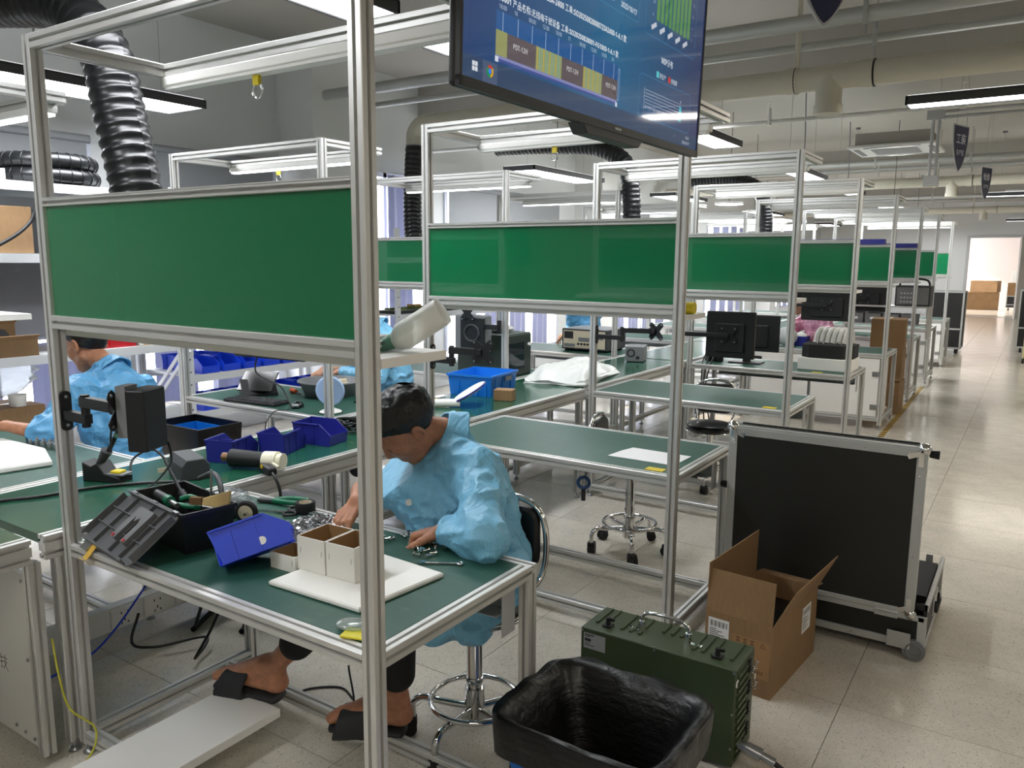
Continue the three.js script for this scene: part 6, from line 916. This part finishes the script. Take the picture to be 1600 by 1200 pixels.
{ // third and fourth window-row benches
  const o = thing('drying_oven', 'dark green drying oven with a glass door on the third window-row bench', 'oven', [-2.3, 0.7505, -3.86]); part(o, 'cabinet', rb(0.42, 0.33, 0.4, 0.006, 0, 0.165, 0), mat(0x2c3830, 0.45)); part(o, 'door_frame', rb(0.012, 0.31, 0.38, 0.003, 0.214, 0.165, 0), mat(0x25302a, 0.4)); part(o, 'door_glass', bx(0.006, 0.2, 0.24, 0.22, 0.16, 0.03), mat(0x1b2428, 0.06)); part(o, 'knob', cy(0.012, 0.012, 0.02, 14, 0.226, 0.24, -0.15, 0, 0, PI / 2), M.white);
  solo('folded_cloth', 'crumpled white cloth on top of the drying oven', 'cloth', el(0.12, 0.03, 0.1, 0, 0.03, 0), M.foam, [-2.28, 1.0805, -3.9]);
  const d = thing('mounted_device', 'grey and black device hung on a double monitor arm behind the second bench', 'device', [-2.3, 0.95, -3.58], 0.12); part(d, 'casing', rb(0.26, 0.28, 0.11, 0.012, 0, 0.14, 0), M.midGrey); part(d, 'back_cover', rb(0.2, 0.24, 0.03, 0.006, 0.03, 0.14, 0.06), M.black); part(d, 'fan', [tr(0.06, 0.008, 0.03, 0.15, 0.078)], M.darkGrey); part(d, 'mount_arm', [rb(0.16, 0.035, 0.03, 0.004, 0.16, 0.2, 0.05), rb(0.03, 0.1, 0.02, 0.004, 0.235, 0.2, 0.03)], M.black); vesa(d, 0.0, 0.3, 0.09, 0);
  const i = thing('test_instrument', 'beige and black test instrument with rear connectors on the fourth window-row bench', 'instrument', [-2.46, 0.7505, -5.85]); part(i, 'cabinet', rb(0.5, 0.2, 0.42, 0.006, 0, 0.12, 0), M.darkGrey); part(i, 'rear_panel', bx(0.46, 0.17, 0.006, 0, 0.12, 0.212), M.beige); part(i, 'top_cover', bx(0.48, 0.006, 0.41, 0, 0.222, 0), M.paleGrey);
  part(i, 'fan_grille', bx(0.1, 0.07, 0.006, -0.17, 0.16, 0.216), M.black); for (let k = 0; k < 5; k++) part(i, 'connector', cy(0.011, 0.011, 0.012, 12, -0.06 + k * 0.035, 0.075, 0.219, PI / 2), M.black); part(i, 'slot_panel', [bx(0.12, 0.04, 0.004, 0.0, 0.12, 0.217), bx(0.12, 0.03, 0.004, -0.16, 0.06, 0.217), bx(0.1, 0.05, 0.004, 0.16, 0.15, 0.217)], M.midGrey); for (const x of [-0.2, 0.2]) part(i, 'foot', rb(0.05, 0.02, 0.38, 0.004, x, 0.01, 0), M.rubber);
  const ps = thing('power_supply', 'small grey power supply beside the monitor arm of the third bench', 'power supply', [-1.7, HC, -5.2], 0.3); part(ps, 'casing', rb(0.16, 0.13, 0.25, 0.005, 0, 0.07, 0), M.midGrey); part(ps, 'fan_grille', tr(0.03, 0.006, -0.03, 0.08, 0.127), M.black); part(ps, 'socket', bx(0.03, 0.025, 0.004, 0.03, 0.04, 0.127), M.black);
}
// ---------- central bench, middle ----------
{
  const c = thing('blue_crate', 'open bright blue plastic crate on the central bench', 'crate', [-1.81, HC, -3.02], 0.12); part(c, 'crate_body', tray(0.3, 0.34, 0.32, 0.37, 0.14, 0.004), M.crate); part(c, 'rim', [bx(0.335, 0.014, 0.012, 0, 0.133, 0.187), bx(0.335, 0.014, 0.012, 0, 0.133, -0.187), bx(0.012, 0.014, 0.37, 0.163, 0.133, 0), bx(0.012, 0.014, 0.37, -0.163, 0.133, 0)], M.crate); for (const x of [-0.08, 0.06, 0.12]) part(c, 'rib', bx(0.006, 0.12, 0.008, x, 0.065, 0.182, -0.1), M.crate); for (const z of [-0.1, 0.02, 0.12]) part(c, 'rib', bx(0.008, 0.12, 0.006, 0.157, 0.065, z), M.crate); part(c, 'label_card', bx(0.002, 0.03, 0.09, 0.166, 0.1, -0.05), M.midGrey);
  const l = thing('magnifier_lamp', 'white round magnifier lamp with a blue rim lying on the central bench', 'lamp', [-1.6, HC, -2.56], 0.6); part(l, 'lamp_head', la([[0, 0], [0.085, 0], [0.11, 0.012], [0.112, 0.02], [0.1, 0.026], [0, 0.028]], 40, 0.02, 0.07, 0, 0, 0, 0.55), M.white); part(l, 'blue_rim', mv(tr(0.112, 0.006, 0, 0, 0, PI / 2), 0.013, 0.082, 0, 0, 0, 0.55), M.navy); part(l, 'tube_arm', cy(0.024, 0.024, 0.2, 20, -0.14, 0.026, 0.06, 0, -0.4, PI / 2), M.foam);
  solo('small_carton', 'small brown carton behind the round magnifier lamp', 'box', rb(0.12, 0.07, 0.09, 0.003, 0, 0.035, 0, 0, 0.3), M.card, [-1.52, HC, -2.85]);
  const tp = thing('foil_scraps', 'crumpled clear packets and small tools in front of the blue crate', 'packets', [-1.83, HC, -2.6]); for (let k = 0; k < 5; k++) part(tp, 'packet', rb(0.09, 0.008, 0.05, 0.003, rnd(-0.08, 0.08), 0.005 + k * 0.004, rnd(-0.08, 0.1), 0, rnd(3)), [M.paper, M.steel, M.black, M.yellow, M.paper][k]);
  const g = new THREE.BoxGeometry(1, 1, 1, 30, 4, 40), p = g.attributes.position; for (let k = 0; k < p.count; k++) { const x = p.getX(k), y = p.getY(k), z = p.getZ(k), e = 1 - Math.pow(Math.max(Math.abs(x), Math.abs(z)) * 2, 6), h = 0.07 + 0.12 * (n3(x * 3 + 8, 1, z * 3) - 0.3) + 0.05 * (n3(x * 9, 5, z * 9) - 0.5); p.setXYZ(k, x * 0.46 + 0.05 * (n3(z * 4, y * 3, 2) - 0.5), Math.max(0.002, (y + 0.5) * h * (0.35 + 0.65 * e) + 0.002), z * 0.8 + 0.06 * (n3(x * 4, y * 3, 7) - 0.5)); } g.computeVertexNormals();
  solo('packing_bag', 'large folded white plastic packing bag on the central bench', 'bag', g, mat(0xe4e7e3, 0.3, 0, { transmission: 0.15, thickness: 0 }), [-1.64, HC, -3.95], 0.15);
}
// ---------- aisle benches farther down ----------
{
  const yT = 0.7505;
  const m = thing('monitor', 'black desktop monitor on its stand seen from behind on the fourth aisle bench', 'monitor', [-0.89, yT, -5.78], 0.05);
  part(m, 'casing', [rb(0.54, 0.32, 0.03, 0.006, 0, 0.265, 0), rb(0.36, 0.2, 0.03, 0.01, 0, 0.24, 0.02)], M.black); part(m, 'neck', ex([[-0.035, 0.01], [0.035, 0.01], [0.025, 0.18], [-0.025, 0.18]], 0.02, 0.002, 0, 0, 0.01), M.black); part(m, 'foot', rb(0.28, 0.012, 0.18, 0.005, 0, 0.006, 0.02), M.black); part(m, 'rating_label', bx(0.1, 0.016, 0.002, -0.14, 0.19, 0.036), M.paper); part(m, 'sticker', cy(0.014, 0.014, 0.002, 14, -0.25, 0.19, 0.016, PI / 2), M.white);
  const ad = thing('power_adapters', 'pile of black power adapters and cords beside the monitor', 'adapters', [-1.16, yT, -5.78]); for (let k = 0; k < 5; k++) part(ad, 'adapter', rb(0.12, 0.04, 0.07, 0.006, rnd(-0.06, 0.06), 0.021 + (k % 2) * 0.04, rnd(-0.06, 0.06), 0, rnd(3)), M.black);
  for (let k = 0; k < 3; k++) part(ad, 'cord', tb([[0, 0.05, 0], [0.02 * k, 0.12, 0.1], [-0.02 + 0.04 * k, 0.05, 0.3], [0.02 * k, -0.2, 0.4], [0.05 * k, -0.5, 0.42]], 0.006, 30, 6), M.cable);
  solo('foam_block', 'thick white foam block on the fourth aisle bench', 'foam', rb(0.42, 0.1, 0.36, 0.006, 0, 0.05, 0), M.foam, [-0.2, yT, -5.78]);
  const c = thing('foam_case', 'black eight sided foam case on the white foam block', 'case', [-0.2, yT + 0.101, -5.79]); part(c, 'case_shell', ex([[-0.2, -0.1], [-0.13, -0.17], [0.13, -0.17], [0.21, -0.1], [0.21, 0.1], [0.13, 0.17], [-0.13, 0.17], [-0.2, 0.1]], 0.11, 0.004, 0, 0.055, 0, -PI / 2), M.rubber); for (const x of [-0.06, 0.08]) part(c, 'wire_handle', tb([[x - 0.03, 0.11, 0.08], [x, 0.135, 0.08], [x + 0.03, 0.11, 0.08]], 0.004, 14, 6), M.steel);
  const gb = thing('bagged_cable', 'cable bundle wrapped in pale plastic behind the black foam case', 'cable', [-0.22, yT + 0.2125, -5.86]); for (let k = 0; k < 6; k++) part(gb, 'wrapped_loop', tb([[-0.1 + k * 0.045, 0.0, 0.06], [-0.08 + k * 0.045, 0.1, 0.03], [-0.06 + k * 0.045, 0.11, -0.03], [-0.06 + k * 0.045, 0.01, -0.08]], 0.022, 16, 8), mat(0xc9c9c4, 0.3));
  for (const [x, y, z, w, l] of [[-0.58, 1.04, -7.42, 0.52, 'fifth'], [-0.55, 1.04, -9.35, 0.56, 'sixth'], [-0.52, 0.98, -4.15, 0.34, 'third']]) { const q = thing('monitor', 'black monitor on an arm seen from behind over the ' + l + ' aisle bench', 'monitor', [x, y, z]); part(q, 'casing', [rb(w, 0.32, 0.03, 0.006, 0, 0.16, 0), rb(w * 0.6, 0.2, 0.03, 0.008, 0, 0.14, 0.02)], M.black); part(q, 'arm_joint', [cy(0.014, 0.014, 0.08, 12, 0, 0.16, 0.06, PI / 2), rb(0.34, 0.03, 0.026, 0.004, -0.17, 0.16, 0.1, 0, 0.12)], M.black); vesa(q, 0, 0.16, 0.05, 0); }
  const ins = thing('test_instrument', 'dark test instrument with knobs on the sixth aisle bench', 'instrument', [-0.0, 1.13, -9.42]); part(ins, 'cabinet', rb(0.38, 0.24, 0.3, 0.01, -0.02, 0.12, 0), M.darkGrey); part(ins, 'front_panel', bx(0.34, 0.2, 0.006, -0.02, 0.12, 0.152), M.midGrey); for (let k = 0; k < 12; k++) part(ins, 'knob', cy(0.012, 0.012, 0.014, 10, -0.14 + (k % 4) * 0.035, 0.05 + Math.floor(k / 4) * 0.05, 0.16, PI / 2), M.paleGrey); part(ins, 'carry_handle', tb([[-0.18, 0.22, 0.05], [-0.16, 0.3, 0.05], [0.12, 0.3, 0.05], [0.15, 0.22, 0.05]], 0.012, 20, 8), M.black);
  // small gray bins and wooden riser under the instrument
  const rs = thing('bench_riser', 'aluminium riser shelf with grey boxes on the sixth aisle bench', 'riser', [-0.3, yT, -9.42]); part(rs, 'riser_top', bx(0.96, 0.02, 0.34, 0, 0.368, 0), M.alu); for (const x of [-0.46, 0.46]) part(rs, 'riser_leg', bx(0.03, 0.358, 0.3, x, 0.179, 0), M.alu); part(rs, 'riser_shelf', bx(0.9, 0.015, 0.3, 0, 0.15, 0), M.alu);
  for (let k = 0; k < 4; k++) { const b = thing('grey_box', 'grey plastic box on the riser of the sixth aisle bench, ' + ['leftmost', 'second', 'third', 'rightmost'][k] + ' of four', 'box', [-0.64 + k * 0.2, yT + 0.158, -9.4], 0, 'grey boxes on the riser'); part(b, 'box_body', tray(0.17, 0.22, 0.18, 0.24, 0.12, 0.004), M.midGrey); part(b, 'label', bx(0.06, 0.03, 0.002, 0, 0.06, 0.117), M.paper); }
  const bb = thing('blue_box', 'navy blue box with white gloves in front of the worker in pink', 'box', [-0.88, yT, -7.62]); part(bb, 'box_body', tray(0.16, 0.14, 0.17, 0.15, 0.1, 0.004), M.navy); part(bb, 'gloves', el(0.07, 0.04, 0.06, 0, 0.1, 0), M.foam);
  solo('red_cloth', 'crumpled red cloth beside the navy box on the fifth aisle bench', 'cloth', el(0.14, 0.05, 0.1, 0, 0.05, 0), mat(0xc14a3a, 0.8), [-0.62, yT, -7.62], 0.4);
  const bag = thing('plastic_bag', 'white plastic bag with tools on the fourth aisle bench by the post', 'bag', [-1.0, yT, -7.5]); part(bag, 'film', el(0.12, 0.1, 0.08, 0, 0.1, 0), mat(0xd8dcdd, 0.2, 0, { transmission: 0.3, thickness: 0 }));
  // cardboard stack in the aisle gap
  [0, 0.36, 0.7].forEach((y, k) => { const t = thing('cardboard_box', 'brown cardboard box in the tall stack beside the sixth bench, ' + ['bottom', 'middle', 'top'][k] + ' one', 'box', [-0.12, y, -8.4], 0.04 * k, 'stacked cartons'); part(t, 'box_body', rb(0.34, 0.35 - 0.01 * k, 0.42, 0.004, 0, 0.176 - 0.005 * k, 0), M.card); part(t, 'packing_tape', bx(0.05, 0.001, 0.42, 0, 0.3535 - 0.01 * k, 0), M.tape); });
  const sh = 1.4208; solo('yellow_sponge', 'yellow roll on the right end of the second bench shelf', 'roll', [cy(0.025, 0.025, 0.05, 18, 0, 0.025, 0, 0, 0, PI / 2)], M.yellow, [0.02, sh, -1.93]);
  // things lying on top of the boards of distant benches
  [[-0.55, -7.25, 1.0], [-0.45, -9.2, 0.9]].forEach(([x, z, l], k) => solo('blue_tray', 'long blue tray lying on top of the ' + ['fifth', 'sixth'][k] + ' green board', 'tray', tray(l, 0.1, l, 0.1, 0.05, 0.004), M.navy, [x, 1.8118, z + 0.03]));
}
// ---------- right side of the aisle and far end ----------
{
  const rc = (label, x, z, w, h, d) => { const t = thing('road_case', label, 'case', [x, 0, z]); part(t, 'case_body', rb(w, h - 0.1, d, 0.004, 0, h / 2 + 0.05, 0), M.black); const e = []; for (const a of [-1, 1]) for (const b of [-1, 1]) { e.push(bx(0.03, h - 0.1, 0.03, a * w / 2, h / 2 + 0.05, b * d / 2), bx(w, 0.03, 0.03, 0, h / 2 + 0.05 + a * (h / 2 - 0.05), b * d / 2), bx(0.03, 0.03, d, a * w / 2, h / 2 + 0.05 + b * (h / 2 - 0.05), 0)); } part(t, 'edge_strips', [...e, bx(w, 0.03, 0.03, 0, h * 0.4, d / 2)], M.zinc); for (const a of [-1, 1]) for (const b of [-1, 1]) part(t, 'caster', cy(0.05, 0.05, 0.03, 16, a * (w / 2 - 0.07), 0.05, b * (d / 2 - 0.07), 0, 0, PI / 2), M.rubber); };
  rc('tall black road case standing on the far right side of the aisle', 1.35, -16.6, 0.8, 1.15, 0.7); rc('black road case at the far end of the aisle bench row', -0.2, -15.6, 0.6, 1.12, 0.6);
  const t = thing('trolley', 'yellow tube trolley on casters at the right edge of the aisle', 'trolley', [1.5, 0, -14.6]), cream = mat(0xd8cf9a, 0.4); for (const x of [-0.4, 0.4]) for (const z of [-0.25, 0.25]) { part(t, 'post', cy(0.014, 0.014, 0.95, 12, x, 0.56, z), cream); part(t, 'caster', [cy(0.04, 0.04, 0.03, 16, x, 0.04, z, 0, 0, PI / 2)], M.rubber); part(t, 'joint', cy(0.022, 0.022, 0.05, 12, x, 0.55, z), M.black); }
  for (const y of [0.13, 0.5, 0.95]) { for (const z of [-0.25, 0.25]) part(t, 'cross_tube', cy(0.014, 0.014, 0.8, 12, 0, y, z, 0, 0, PI / 2), cream); part(t, 'shelf', bx(0.78, 0.012, 0.48, 0, y + 0.02, 0), M.paleGrey); }
  solo('black_bin', 'black plastic container on top of the yellow tube trolley', 'container', rb(0.5, 0.2, 0.36, 0.02, 0, 0.1, 0), M.rubber, [1.55, 0.9765, -14.6]);
  const far = (label, x, y, z, w, h, d, ry, m = M.card) => { const q = thing('cardboard_box', label, 'box', [x, y, z], ry); part(q, 'box_body', rb(w, h, d, 0.01, 0, h / 2, 0), m); part(q, 'packing_tape', bx(0.06, 0.002, d * 0.98, 0, h + 0.001, 0), M.tape); };
  far('lower large carton left in the sunlit room behind the doorway', -0.5, 0, -32.0, 1.0, 0.62, 0.7, 0.2); far('upper large carton left in the sunlit room behind the doorway', -0.4, 0.625, -32.0, 0.85, 0.4, 0.6, -0.15); far('white foam box on top of the right stack behind the doorway', 0.65, 0.98, -32.2, 0.55, 0.4, 0.5, 0, M.foam); far('wide carton in the middle of the right stack behind the doorway', 0.65, 0.52, -32.2, 0.75, 0.44, 0.55, 0);
  rc('black road case under the right stack behind the doorway', 0.63, -32.2, 0.7, 0.5, 0.5);
  // round ring lamps over distant benches
  [[-2.9, -12.4, 'left'], [-0.72, -12.1, 'right'], [-2.6, -10.2, 'middle']].forEach(([x, z, w]) => { const q = thing('round_lamp', 'round white LED lamp over the distant benches, the ' + w + ' one', 'lamp', [x, 2.45, z]); part(q, 'lamp_disc', cy(0.2, 0.2, 0.03, 32, 0, 0.015, 0), M.white); part(q, 'diffuser', cy(0.185, 0.185, 0.004, 32, 0, -0.002, 0), M.lampFace); part(q, 'cord', tb([[0, 0.03, 0], [0, CEIL - 2.45, 0]], 0.004, 1, 6), M.black); const l = new THREE.PointLight(0xffffff, 4, 0, 2); l.position.set(0, -0.06, 0); l.castShadow = true; q.add(l); });
}
renderer.render(scene, camera);
